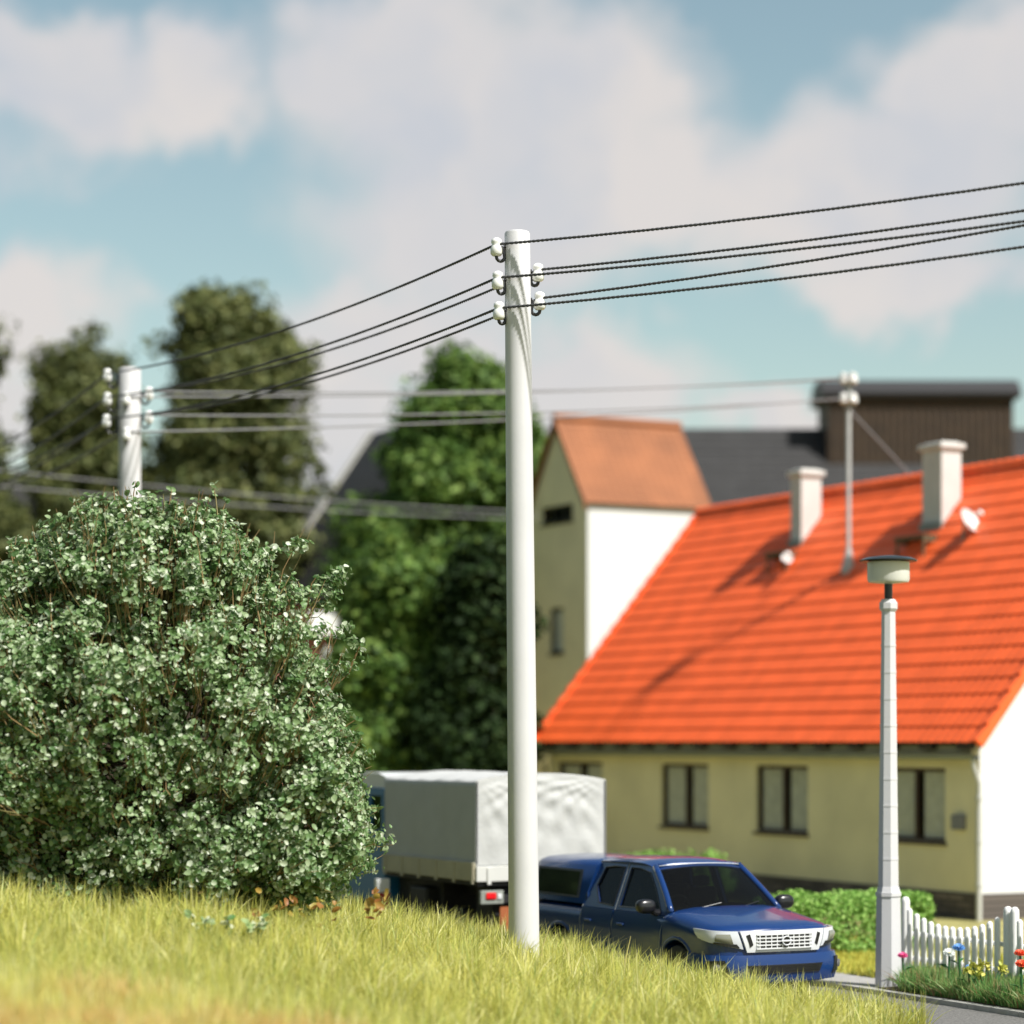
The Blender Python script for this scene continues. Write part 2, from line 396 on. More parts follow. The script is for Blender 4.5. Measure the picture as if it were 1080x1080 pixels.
def crown_points(blobs, nclump, per, cr, shell=.35, lump=.22, freq=1.1, zmin=-99, up=.3, pits=0):
    C = []; N_ = []
    vol = np.array([b[3]*b[4] + b[4]*b[5] + b[3]*b[5] for b in blobs]); vol = vol / vol.sum()
    tries = 0
    while len(C) < nclump and tries < nclump * 30:
        tries += 1
        b = blobs[rng.choice(len(blobs), p=vol)]
        d = rand_dirs(1)[0]; rr = 1 - shell * random.random()**1.6
        p = np.array([b[0] + d[0]*b[3], b[1] + d[1]*b[4], b[2] + d[2]*b[5]])
        k = 1 + lump * noise.noise(Vector((p[0]*freq, p[1]*freq, p[2]*freq)))*1.6
        p = np.array(b[:3]) + (p - np.array(b[:3])) * rr * k
        if p[2] < zmin: continue
        if pits and noise.noise(Vector((p[0]*2.1+7, p[1]*2.1, p[2]*2.1))) < -pits and rr > .72: continue
        inside = any(((p[0]-c[0])/c[3])**2 + ((p[1]-c[1])/c[4])**2 + ((p[2]-c[2])/c[5])**2 < .42 for c in blobs if c is not b)
        if inside: continue
        C.append(p); N_.append(d)
    C = np.array(C); N_ = np.array(N_)
    q = rand_dirs(len(C)*per) * (rng.random(len(C)*per)**.45)[:, None] * cr * np.repeat(.6 + .8*rng.random(len(C)), per)[:, None]
    L = np.repeat(C, per, 0) + q * np.array([1, 1, .8]); Nn = np.repeat(N_, per, 0) + q / cr * .7 + np.array([0, 0, up])
    keep = L[:, 2] > zmin
    return L[keep], Nn[keep], C

bark = mat('bark', (.09, .065, .04), .9, .3, 6, bump=.6, bscale=20)
def limbs(mb, base, top, targets, r0, n=7):
    base = Vector(base); top = Vector(top)
    ax = [base.lerp(top, t) + Vector((math.sin(t*5)*.06, math.cos(t*4)*.06, 0)) * min(1, (top-base).length/4) for t in [i/6 for i in range(7)]]
    mb.tube(ax, [r0*(1.15 if i == 0 else 1 - .8*i/6) for i in range(7)], n)
    for t in targets:
        t = Vector(t); s = base.lerp(top, random.uniform(.2, .9)); mid = s.lerp(t, .5) + Vector((0, 0, -.08*(t-s).length))
        rr = r0 * random.uniform(.16, .32)
        mb.tube([s, s.lerp(mid, .6), mid, mid.lerp(t, .6), t], [rr, rr*.8, rr*.6, rr*.4, rr*.15], 5)
def tree(name, label, base, blobs, nclump, per, cr, leaf, m, trunk_r=.25, group=None, shell=.6, lump=.55, freq=.75, zmin=.1):
    """blobs relative to the base"""
    t = thing(name, label, 'tree', base, 0, group)
    L, Nn, C = crown_points(blobs, nclump, per, cr, shell, lump, freq, zmin)
    leaf_cloud('crown', L, Nn, leaf, m, t)
    mb = MB(); top = max(blobs, key=lambda b: b[2]); idx = rng.choice(len(C), min(45, len(C)), replace=False)
    limbs(mb, (0, 0, -.2), (top[0], top[1], top[2]), [C[i] for i in idx], trunk_r)
    mb.build('trunk', bark, t, True, None); return t
m_olive = leafmat('olive_foliage', [(0,(.045,.062,.018)),(.5,(.115,.14,.042)),(1,(.24,.25,.09))], .6, .25, .3)
m_green = leafmat('fresh_green_foliage', [(0,(.035,.08,.014)),(.5,(.10,.19,.032)),(1,(.21,.31,.065))], .6, .25, .3)
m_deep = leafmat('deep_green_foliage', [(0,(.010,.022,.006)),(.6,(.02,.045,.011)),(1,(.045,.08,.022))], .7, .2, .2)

C = []  # unseen leaf wall, added to darken reflections on the pickup's side
for _ in range(2600):
    t_ = random.random(); x = -19 - 30*t_ + random.gauss(0, 1.2); y = 34 + 46*t_ + random.gauss(0, 1.2); C.append((x, y, random.random()**.8 * (11 + 3*noise.noise(Vector((t_*9, 0, 0))))))
C = np.array(C); C = np.repeat(C, 12, 0) + rand_dirs(len(C)*12)*1.0
tag(leaf_cloud('unseen_leaf_screen', C, np.tile([.4,-.5,.6], (len(C),1)), .6, m_deep), 'dark wood added unseen beyond the left edge to darken reflections in the pickup', 'screen', kind='stuff')
def B(px, py, D, rx, ry, rz, base):     # blob centre from a sight line, relative to the base
    p = P(px, py, D); return (p.x - base[0], p.y - base[1], p.z - base[2], rx, ry, rz)
def far_tree(name, label, pxb, D, spec, nclump, per, cr, leaf, m, **kw):
    nclump = int(nclump*1.5); per = int(per*1.25); leaf *= .68
    b = ((pxb - 540)/F*D, D, 0); return tree(name, label, b, [B(x, y, D + dd, rx, ry, rz, b) for x, y, dd, rx, ry, rz in spec], nclump, per, cr, leaf, m, **kw)
GT = 'tall trees behind the village'
far_tree('broadleaf_tree', 'olive green tree just left of the pole top behind the bush', 85, 88,
         [(80,400,0,1.1,1.1,1.7),(70,445,0,1.5,1.5,1.6),(105,440,0,1.2,1.2,1.9),(75,500,0,1.5,1.5,1.5),(110,520,0,1.7,1.7,2),(85,600,0,2,2,3)], 700, 26, .55, .30, m_olive, group=GT)
far_tree('broadleaf_tree', 'tallest olive green tree rising right of the pale pole in the back left', 245, 82,
         [(235,350,0,1.5,1.4,1.5),(215,330,0,.8,.8,.9),(275,380,0,1.5,1.5,1.5),(230,420,0,1.6,1.6,1.8),(280,455,0,1.4,1.5,1.6),(215,480,0,1.7,1.7,1.8),(255,540,0,2.0,2,2),(275,600,0,2.,2,2.2),(230,620,0,2.4,2,3)], 1100, 26, .6, .30, m_olive, trunk_r=.35, group=GT)
far_tree('broadleaf_tree', 'dark tree at the left edge of the picture behind the bush', -30, 86,
         [(-40,400,0,1.2,1.3,2),(-45,520,0,2.0,1.8,2.5),(0,560,0,1.4,1.4,1.6)], 400, 26, .55, .30, m_olive, group=GT)
far_tree('broadleaf_tree', 'tall fresh green tree behind the tall concrete pole', 480, 75,
         [(490,405,0,1.2,1.2,1.1),(478,445,0,1.4,1.4,1.4),(520,460,0,1.2,1.2,1.6),(455,495,0,1.5,1.5,1.6),(500,530,0,1.55,1.6,2.2),(425,570,0,1.6,1.5,1.8),(455,620,0,2.1,1.8,2),(512,630,0,1.3,1.6,2.2),(385,620,0,1.2,1.2,1.4)], 1300, 26, .55, .30, m_green, trunk_r=.35, group=GT)
far_tree('leafy_shrub_tree', 'bright green low tree behind the canvas truck, left of the tall pole', 430, 62,
         [(430,640,0,1.2,1.2,1.4),(400,690,0,1.4,1.3,1.6),(450,720,0,1.3,1.2,1.6),(395,760,0,1.5,1.3,1.7),(440,800,0,1.6,1.3,1.5),(375,800,0,1.3,1.2,1.5)], 650, 26, .45, .26, m_green, trunk_r=.16)
far_tree('shade_fill_tree', 'very dark leaves standing in for black shade directly behind the pole and truck', 508, 60.5,
         [(513,640,0,.9,.9,1.4),(510,700,0,1.0,1.0,1.5),(508,780,0,1.1,1.1,1.7),(485,770,0,.9,.9,1.5)], 520, 24, .45, .26, m_deep, trunk_r=.2)  # near-black leaves paint in the deep shade between the trees

# ------------------------------------------------------------------ house building helpers
def wall_open(x0, x1, z0, z1, openings, y, depth, top=None):
    """front wall in local x-z at y with openings [(xa,xb,za,zb)], reveals go to y+depth"""
    mb = MB(); xs = sorted({x0, x1, *[o[0] for o in openings], *[o[1] for o in openings]}); zs = sorted({z0, z1, *[o[2] for o in openings], *[o[3] for o in openings]})
    for i in range(len(xs)-1):
        for j in range(len(zs)-1):
            cx, cz = (xs[i]+xs[i+1])/2, (zs[j]+zs[j+1])/2
            if any(a < cx < b and c < cz < d for a, b, c, d in openings): continue
            mb.add([(xs[i],y,zs[j]),(xs[i+1],y,zs[j]),(xs[i+1],y,zs[j+1]),(xs[i],y,zs[j+1])], [(0,1,2,3)])
    for a, b, c, d in openings:
        mb.add([(a,y,c),(b,y,c),(b,y,d),(a,y,d),(a,y+depth,c),(b,y+depth,c),(b,y+depth,d),(a,y+depth,d)], [(0,1,5,4),(1,2,6,5),(2,3,7,6),(3,0,4,7)])
    return mb
def tile_roof(p0, du, ds, nrow, lu, thick, pitch=.25, rib=.022, step=.05, samp=5):
    """p0 eave corner, du unit along eave (length lu), ds full slope vector; real courses and ribs"""
    p0, du, ds = Vector(p0), Vector(du), Vector(ds); nrm = du.cross(ds).normalized()
    if nrm.z < 0: nrm = -nrm
    nu = int(lu / pitch * samp) + 1; us = np.linspace(0, lu, nu); ph = us / pitch * 2*np.pi
    ribh = rib * (np.cos(ph) * .6 + .4 * np.cos(2*ph + .6))
    rows = []
    for r in range(nrow):
        for t, h in ((0.0, step), (.12, step*.93), (.55, step*.5), (.999, 0)):
            rows.append(((r + t)/nrow, h))
    V = []; 
    for s, h in rows:
        c = np.array(p0 + ds*s)[None] + us[:, None]*np.array(du)[None] + (ribh + h)[:, None]*np.array(nrm)[None]; V.append(c)
    m = len(rows); V = np.concatenate(V)
    i = np.arange(nu-1)[None, :] + (np.arange(m-1)*nu)[:, None]; i = i.ravel()
    Fs = np.stack([i, i+1, i+1+nu, i+nu], 1); return V, Fs, nrm
def tiled_slope(name, m, parent, p0, du, ds, nrow, lu, smooth='flat', **kw):
    V, Fs, nrm = tile_roof(p0, du, ds, nrow, lu, .1, **kw)
    o = npmesh(name, V, Fs, m, parent, smooth)
    return o
def window(parent, xa, xb, za, zb, y, mull=1, frame_m=None, curtain=True, transom=None):
    fm = frame_m or m_frame; w = .07
    mb = MB(); yo = y + .07
    mb.box(xa, xb, yo, yo+.06, zb-w, zb); mb.box(xa, xb, yo, yo+.06, za, za+w); mb.box(xa, xa+w, yo, yo+.06, za+w, zb-w); mb.box(xb-w, xb, yo, yo+.06, za+w, zb-w)
    n = mull + 1
    for i in range(1, n):
        c = xa + (xb-xa)*i/n; mb.box(c-.05, c+.05, yo, yo+.055, za+w, zb-w)
    mb.box(xa-.05, xb+.05, y-.05, y-.002, za-.06, za-.005)
    wf = mb.build('window', fm, parent)
    MB().box(xa+.02, xb-.02, yo+.02, yo+.03, za+.02, zb-.02).build('pane', m_pane, wf)
    if curtain:
        for i in range(n):
            a = xa + (xb-xa)*i/n + .06; b = xa + (xb-xa)*(i+1)/n - .06; side = i % 2 == 0
            c0, c1 = (a + .02, b - .10) if side else (a + .10, b - .02)
            MB().grid(lambda u, v: (c0 + (c1-c0)*u, yo + .075 + .02*math.sin(u*34), za + .02 + (zb-za-.04)*v), 36, 2).build('curtain', m_curtain, wf, True, None)
    MB().box(xa-.2, xb+.2, yo+.5, yo+.52, za-.2, zb+.2).build('room_backing', mat('dark_room', (.02,.018,.015), .9), wf)
    return wf

# ------------------------------------------------------------------ farmhouse
HO = Vector((8.47, 45.1, 0))
house = thing('farmhouse', 'long cream farmhouse with a bright orange tiled roof and white sunlit gable', 'house', HO, RZ)
Mh = Matrix.Translation(HO) @ Matrix.Rotation(RZ, 4, 'Z'); Mhi = Mh.inverted()
PITCH = 5.77 / 4.75
def facade_x(px, y=.3):
    k = (px - 540) / F; a = HO + gv*y          # X = a.x+dv.x*t ; D = a.y+dv.y*t
    return (k*a.y - a.x) / (dv.x - k*dv.y)
def roof_pt(px, py):
    """local point where the sight line meets the front slope"""
    o = Mhi @ Vector((0,0,CH)); d = (Mhi.to_3x3() @ (P(px, py, 1) - Vector((0,0,CH))))
    # z = 3.4 + PITCH*y
    t = (CH + PITCH*o.y - o.z) / (d.z - PITCH*d.y); return o + d*t
def zat(px, py, y=.3):
    t = facade_x(px, y); D = (HO + gv*y + dv*t).y; return CH + (HZ - py)/F*D
wins = [(588,635),(697,747),(797,852),(931,997)]
ops = []
for a, b in wins:
    xa, xb = facade_x(a), facade_x(b); ops.append((xa, xb, 1.46, 2.86))
mbw = wall_open(-17.0, -.25, .4, 3.72, ops, .3, .12)
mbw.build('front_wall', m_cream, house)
gb = MB()
gb.add([(-.25,.3,.4),(-.25,9.2,.4),(-.25,9.2,3.72),(-.25,4.75,9.05),(-.25,.3,3.72)], [(0,1,2,3,4)])
gb.build('gable_wall', m_sunlit_wall, house)
gb = MB(); gb.add([(-17,.3,.4),(-17,9.2,.4),(-17,9.2,3.72),(-17,4.75,9.05),(-17,.3,3.72)], [(0,1,2,3,4)]); gb.add([(-17,9.2,.4),(-.25,9.2,.4),(-.25,9.2,3.72),(-17,9.2,3.72)], [(0,1,2,3)])
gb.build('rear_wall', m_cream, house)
pl = MB(); pl.box(-17.04, -.21, .26, 9.24, -.05, .55)
m_pst = mat('plinth_ashlar', (.16, .13, .11), .85, .3, 3)
def brickify(m, c1, c2, mortar, scale, bw=.5, rh=.25):
    nt = m.node_tree; N = nt.nodes; L = nt.links; b = N['Principled BSDF']
    tc = N.new('ShaderNodeTexCoord'); mp = N.new('ShaderNodeMapping'); mp.inputs['Rotation'].default_value = (R(90), 0, 0)
    L.new(tc.outputs['Object'], mp.inputs[0]); br = N.new('ShaderNodeTexBrick'); L.new(mp.outputs[0], br.inputs['Vector'])
    br.inputs['Color1'].default_value = (*c1, 1); br.inputs['Color2'].default_value = (*c2, 1); br.inputs['Mortar'].default_value = (*mortar, 1)
    br.inputs['Scale'].default_value = scale; br.inputs['Brick Width'].default_value = bw; br.inputs['Row Height'].default_value = rh; br.inputs['Mortar Size'].default_value = .015
    L.new(br.outputs['Color'], b.inputs['Base Color'])
brickify(m_pst, (.20,.16,.14), (.09,.075,.07), (.05,.045,.04), 1.0, .45, .13)
pl.build('plinth', m_pst, house)
for (xa, xb, za, zb) in ops: window(house, xa, xb, za, zb, .3)
# roof
rs = tiled_slope('roof', m_orange, house, (-17.3, -.05, CH-.06), (1,0,0), (0, 4.80, 5.83), 19, 17.42, step=.024, rib=.012, smooth='flat', samp=8)
tiled_slope('rear_roof', m_orange, house, (-17.3, 9.55, CH-.06), (1,0,0), (0, -4.80, 5.83), 19, 17.42, step=.024, rib=.012, smooth='flat', samp=8)
MB().add([(-17.25,.02,CH-.10),(.08,.02,CH-.10),(.08,4.75,9.09),(-17.25,4.75,9.09),(-17.25,9.48,CH-.10),(.08,9.48,CH-.10)], [(0,1,2,3),(3,2,5,4)]).build('roof_boarding', m_brownwood, house)
rt = MB()
for i in range(58):
    x = -17.3 + i*.3005; rt.tube([(x,4.75,9.15),(x+.06,4.75,9.16),(x+.31,4.75,9.13)], [.15,.14,.115], 10)
rt.build('ridge_tiles', m_orange, house, True)
for x in (.06, -17.32):
    for y0, sgn in ((-.05, 1), (9.55, -1)):
        vt = MB()
        for i in range(19):
            a = i/19; b = (i+1)/19
            p = [Vector((x, y0 + sgn*4.8*t, CH-.06 + 5.83*t)) for t in (a, b)]
            n = Vector((0, -sgn*.772, .635)); vt.prism([p[0]+n*.095, p[1]+n*.055, p[1]-n*.12, p[0]-n*.12], (.13, 0, 0))
        vt.build('verge_tiles', m_orange, house)
ev = MB(); ev.box(-17.1, -.25, .12, .29, 3.12, 3.40); ev.build('eave_board', mat('eave_paint', (.42,.38,.24), .8, .1, 2), house)
for i in range(15):
    x = -16.8 + i*1.16; MB().box(x, x+.42, -.0, .12, 3.22, 3.36).build('rafter_end', m_brownwood, house)
gt = MB(); gt.grid(lambda u, v: (-17.2 + 17.2*u, .03 + .075*math.cos(math.pi*(1+v)), 3.10 - .075*math.sin(math.pi*v)), 2, 9); gt.tube([(-17.2,.105,3.1),(0,.105,3.1)], .012, 6); gt.tube([(-17.2,-.045,3.1),(0,-.045,3.1)], .014, 6)
gt.build('gutter', m_grey, house, True, None)
dp = MB(); dp.tube([(-.1,.03,3.04),(-.1,.05,2.9),(-.14,.2,2.6),(-.14,.2,1.4)], .045, 10); dp.tube([(-.14,.2,2.1),(-.14,.2,-.02)], .055, 10)
for z in (2.3, 1.5, .7): dp.lathe([(.07,0),(.07,.05)], 12, (-.14,.2,z))
dp.build('downpipe', mat('pipe_paint', (.5,.5,.48), .5), house, True)
xm = facade_x(1013); MB().box(xm-.17, xm+.17, .2, .298, 1.72, 2.0, .012).build('meter_box', mat('meter_grey', (.2,.2,.22), .5), house)
# chimneys
m_chim = mat('chimney_render', (.62, .61, .58), .8, .06, 2, bump=.3)
def chimney(px, py, lx, wy, ptop, platf):
    c = roof_pt(px, py); z1 = (lambda w: CH + (HZ - ptop)/F*w.y)(Mh @ c)
    x1, y0 = c.x, c.y; z0 = c.z - .5
    s = MB().box(x1-lx, x1, y0, y0+wy, z0, z1-.12, .012).build('chimney', m_chim, house)
    cp = MB(); cp.box(x1-lx-.07, x1+.07, y0-.07, y0+wy+.07, z1-.13, z1-.01, .02); cp.box(x1-lx+.03, x1-.03, y0+.03, y0+wy-.03, z1-.02, z1+.03, .01)
    cp.build('chimney_cap', m_chim, s)
    MB().box(x1-lx-.05, x1+.05, y0-.05, y0+wy+.05, z0+.3, c.z+.12, .01).build('flashing', m_grey, s)
    # sweep's step below
    st = MB(); yy = y0 - .55; zz = CH + PITCH*yy + .42
    for i in range(5): st.box(x1-lx-.25, x1+.12, yy+.08*i, yy+.08*i+.055, zz, zz+.07)
    for x in (x1-lx-.2, x1+.05): st.box(x, x+.06, yy, yy+.4, zz-.07, zz); st.tube([(x+.03,yy+.03,zz),(x+.03,yy+.02,zz-.42)], .03, 6)
    st.build('roof_step', mat('rusty_step', (.13,.10,.05), .7), house)
    return s, x1, y0, c.z
C1 = chimney(993, 556, .68, .52, 466, 1)
C2 = chimney(845, 574, .44, .56, 495, 1)
def dish(px, py, up, r, label, yaw):
    c = roof_pt(px, py); w = Mh @ c
    t = thing('satellite_dish', label, 'satellite dish', w, RZ + yaw, 'satellite dishes on the orange roof')
    MB().tube([(0,0,-.12),(0,0,up*.6),(.04,0,up)], .03, 8).build('bracket', m_grey, t, True)
    M = Matrix.Rotation(R(62), 3, 'Y')
    d = MB(); prof = [(0.001,0)] + [(r*k/6, .28*r*(k/6)**2) for k in range(1, 7)] + [(r*1.02, .28*r+.01), (r*.98, .28*r-.02), (.001, -.02)]
    d.lathe(prof, 20, (.1,0,up), M); d.build('bowl', mat('white_enamel', (.8,.8,.78), .35), t, True, 50)
    a = MB(); e = Vector((.1,0,up)) + M @ Vector((0,0,r*1.1)); a.tube([Vector((.1,0,up)) + M @ Vector((-r*.8,0,.05)), e], .015, 6); a.lathe([(.03,-.06),(.06,-.02),(.06,.08),(.02,.1)], 10, e, M); a.build('receiver', MATS['white_enamel'], t, True)
dish(1016, 570, .38, .27, 'white satellite dish below the right hand chimney on the orange roof', R(20))
dish(830, 600, .22, .13, 'small white satellite dish below the left hand chimney on the orange roof', R(-30))

# roof mast
mc = Mh @ roof_pt(895, 600)
mast = thing('roof_mast', 'slim grey electricity mast with white insulators standing on the orange roof', 'mast', mc, RZ)
mh = (600-395)/F*mc.y
mb = MB(); mb.lathe([(.17,-.12),(.17,.05),(.13,.12),(.065,.42),(.048,.46),(.048,mh-.05),(.03,mh)], 14); mb.build('post', mat('galvanised', (.42,.42,.40), .45, .08, 4), mast, True)
INS = [(.0,-.015),(.05,-.01),(.068,.01),(.07,.06),(.058,.085),(.05,.10),(.062,.12),(.058,.15),(.03,.168),(.0,.17)]
mast_pts = []
for zi, zz in enumerate((mh-.62, mh-.18)):
    for sx, sy in ((1,0),(-1,0),(0,1),(0,-1)):
        ar = MB().tube([(sx*.04,sy*.04,zz-.08),(sx*.13,sy*.13,zz-.08),(sx*.14,sy*.14,zz-.02)], .018, 6).build('hook', m_grey, mast, True)
        MB().lathe([(a*1.25, b*1.25) for a, b in INS], 12, (sx*.14, sy*.14, zz)).build('insulator', m_ceramic, ar, True)
        if sy == 0: mast_pts.append(Matrix.Translation(mc) @ Matrix.Rotation(RZ, 4, 'Z') @ Vector((sx*.14, sy*.14, zz+.1)))

# ------------------------------------------------------------------ tower
TO = Vector((2.15, 70.0, 0)); tw = thing('tower_house', 'tall narrow cream tower with a brown saddle roof rising behind the farmhouse', 'tower', TO, RZ)
tl, tg, te, tr = 3.5, 3.95, 10.2, 12.65
def txp(px): k = (px-540)/F; return (k*TO.y - TO.x)/(dv.x - k*dv.y)
def tz(px, py): t = txp(px); D = (TO + dv*t).y; return CH + (HZ-py)/F*D
o1 = (txp(571), txp(604), tz(588,551), tz(588,533)); o2 = (txp(580), txp(594), tz(587,689), tz(587,641))
f = wall_open(-tl, 0, 0, te, [o1, o2], 0, .15)
f.add([(-tl,0,te),(0,0,te),(-tl/2,0,tr)], [(0,1,2)])
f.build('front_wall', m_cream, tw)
s = MB(); s.add([(0,0,0),(0,tg,0),(0,tg,te),(0,0,te)], [(0,1,2,3)]); s.build('side_wall', m_sunlit_wall, tw)
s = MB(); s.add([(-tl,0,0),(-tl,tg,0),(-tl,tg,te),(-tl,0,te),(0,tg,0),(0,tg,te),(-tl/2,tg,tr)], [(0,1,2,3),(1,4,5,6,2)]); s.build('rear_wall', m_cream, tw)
for oi, mu in ((o1, 2), (o2, 0)):
    wf = window(tw, *oi, 0, mu, mat('dark_frame', (.02,.02,.018), .6), curtain=(mu == 0))
sl = Vector((0, 0, 0))
for sgn, nm in ((1, 'roof'), (-1, 'rear_roof')):
    ex = .1 if sgn == 1 else -tl - .1; dz = (tr - te)/(tl/2)
    p0 = (ex, -.14, te - .1*dz + .06); ds = ((-tl/2) - ex, 0, (tl/2 + .1)*dz)
    tiled_slope(nm, m_brownroof, tw, p0, (0,1,0), ds, 11, tg + .28, step=.02, rib=.014, smooth='flat', samp=8)
    q = MB(); a = Vector(p0) + Vector((0,.02,-.06)); b = a + Vector(ds)
    q.add([a, a + Vector((0,tg+.24,0)), b + Vector((0,tg+.24,0)), b], [(0,1,2,3)]); q.build('roof_boarding', m_brownwood, tw)
for y in (-.16, tg+.11):
    mb = MB()
    for sgn in (1, -1):
        a = Vector((-tl/2 + sgn*(tl/2+.1), y, te - .1*dz)); b = Vector((-tl/2, y, tr + .02)); mb.prism([a + Vector((0,0,-.12)), b + Vector((0,0,-.12)), b + Vector((0,0,.1)), a + Vector((0,0,.1))], (0,.05,0))
    mb.build('bargeboard', m_brownroof, tw)
mb = MB(); mb.tube([(-tl/2,-.16,tr+.09),(-tl/2,tg+.16,tr+.09)], .13, 8); mb.build('ridge_tiles', m_brownroof, tw, True)

# ------------------------------------------------------------------ dark hall behind
DH = 92.0; hx0 = P(585,0,DH).x; hx1 = P(1330,0,DH).x; hz = P(0,452,DH).z
hall = thing('hall', 'long dark slate roofed hall with a brown roof lantern behind the tower and farmhouse', 'building', (hx0, DH, 0))
W = hx1 - hx0
m_slates = mat('slate_courses', (.045,.043,.042), .75)
sl = 8.5
tiled_slope('roof', m_slate, hall, (-.3, -sl-.3, hz - sl - .3), (1,0,0), (0, sl+.3, sl+.3), 26, W+.6, step=.025, rib=.004, pitch=.5, samp=2)
MB().add([(-.3,0,hz),(W+.3,0,hz),(W+.3,sl+.3,hz-sl-.3),(-.3,sl+.3,hz-sl-.3)], [(0,1,2,3)]).build('rear_roof', m_slate, hall)
mb = MB(); mb.prism([(0,-sl,0),(0,sl,0),(0,sl,hz-sl),(0,0,hz-.1),(0,-sl,hz-sl)], (W,0,0)); mb.build('wall', m_brownwood, hall)
la, lb = P(868,0,DH).x - hx0, P(1060,0,DH).x - hx0; lt = P(0,425,DH).z; lc = P(0,403,DH).z
ln = MB(); ln.box(la, lb, -1.5, 1.5, hz-1.6, lt+.2)
n = 26
for i in range(n): x = la + (lb-la)*(i+.5)/n; ln.box(x-.04, x+.04, -1.54, -1.5, hz-1.5, lt+.1)
lant = ln.build('roof_lantern', mat('tarred_boards', (.045,.026,.012), .7, .3, 2), hall)
cp = MB(); cp.prism([(la-.25, -1.75, lt), (la-.25, -1.8, lt+.15), (la-.25, -1.3, lc-.16), (la-.25,-.6,lc-.02), (la-.25,.6,lc-.02), (la-.25,1.3,lc-.16), (la-.25,1.8,lt+.15), (la-.25,1.75,lt)], (lb-la+.5,0,0)); cp.build('lantern_roof', mat('tar_paper', (.022,.021,.023), .6), lant)

# ------------------------------------------------------------------ left barn with pale barge board
p = P(390, 458, 85); BO = Vector((p.x, p.y, 0))      # apex of the left verge
barn = thing('barn', 'dark steep roofed barn with a pale barge board half hidden by the green tree', 'barn', BO, RZ)
bz = p.z; run = 4.2; rise = run * 1.42; Lb = 7.2
rm = MB(); rm.add([(0,0,bz),(Lb,0,bz),(Lb,-run,bz-rise),(0,-run,bz-rise)], [(0,1,2,3)]); rm.add([(0,0,bz),(Lb,0,bz),(Lb,run,bz-rise),(0,run,bz-rise)], [(0,1,2,3)])
rm.build('roof', m_slate, barn)
vb = MB(); vb.prism([(-.14,0,bz+.08),(-.14,-run,bz-rise+.08),(-.14,-run,bz-rise-.26),(-.14,0,bz-.26)], (.12,0,0)); vb.prism([(0,0,bz+.10),(0,-run,bz-rise+.10),(0,-run,bz-rise+.01),(0,0,bz+.01)], (.3,0,0))
vb.build('bargeboard', mat('pale_barge_paint', (.62,.60,.54), .6), barn)
bw = MB(); bw.prism([(.25,-run+.5,3.2),(.25,run-.5,3.2),(.25,run-.5,bz-rise+.7),(.25,0,bz-.15),(.25,-run+.5,bz-rise+.7)], (Lb-.5,0,0)); bw.build('timber_wall', m_brownwood, barn)
m_brick = mat('red_brick', (.30,.06,.035), .85); brickify(m_brick, (.34,.07,.04), (.24,.05,.03), (.25,.22,.18), 1.0, .25, .08)
MB().box(.27, Lb-.27, -run+.52, run-.52, -.05, 3.2).build('brick_base', m_brick, barn)
# low brick outbuilding in front of it: white boxed window and white post
q = P(322, 780, 74); oh = thing('brick_outbuilding', 'red brick outbuilding with a white window box glimpsed right of the bush', 'outbuilding', (q.x, q.y, 0), RZ)
mb = MB(); mb.box(-2.2, -.1, -.9, 2.2, 0, 7.4); mb.build('wall', m_brick, oh)
mb = MB(); mb.prism([(-2.5,-1.3,7.3),(-2.5,2.6,8.2),(-2.5,2.6,8.35),(-2.5,-1.3,7.45)], (2.9,0,0)); mb.build('roof', m_slate, oh)
mb = MB(); mb.box(-.098, .35, .0, .95, 6.55, 7.2, .03); mb.build('window_box', mat('white_paint', (.8,.8,.78), .5), oh)
mb = MB(); mb.box(-.09, .04, .55, .75, 2.5, 6.2); mb.build('corner_post', MATS['white_paint'], oh)
# far left dark shed roof
p = P(-80, 492, 100); shx1 = P(335, 0, 100).x
shed = thing('long_shed', 'long low dark roofed shed behind the two olive trees on the left', 'shed', (p.x, 100, 0))
Ws = shx1 - p.x; sz = p.z
mb = MB(); mb.add([(0,0,sz),(Ws,0,sz-.9),(Ws,-6,sz-6.5),(0,-6,sz-5.6)], [(0,1,2,3)]); mb.add([(0,0,sz),(Ws,0,sz-.9),(Ws,6,sz-6.5),(0,6,sz-5.6)], [(0,1,2,3)]); mb.build('roof', m_slate, shed)
mb = MB(); mb.box(.3, Ws-.3, -5.4, 5.4, 0, sz-6.4); mb.build('wall', m_brownwood, shed)
mb = MB(); mb.add([(.3,-5.4,sz-6.4),(.3,5.4,sz-6.4),(.3,0,sz-.3)], [(0,1,2)]); mb.build('gable', m_brownwood, shed); mb = MB(); mb.add([(Ws-.3,-5.4,sz-6.4),(Ws-.3,5.4,sz-6.4),(Ws-.3,0,sz-1.2)], [(0,1,2)]); mb.build('gable', m_brownwood, shed)

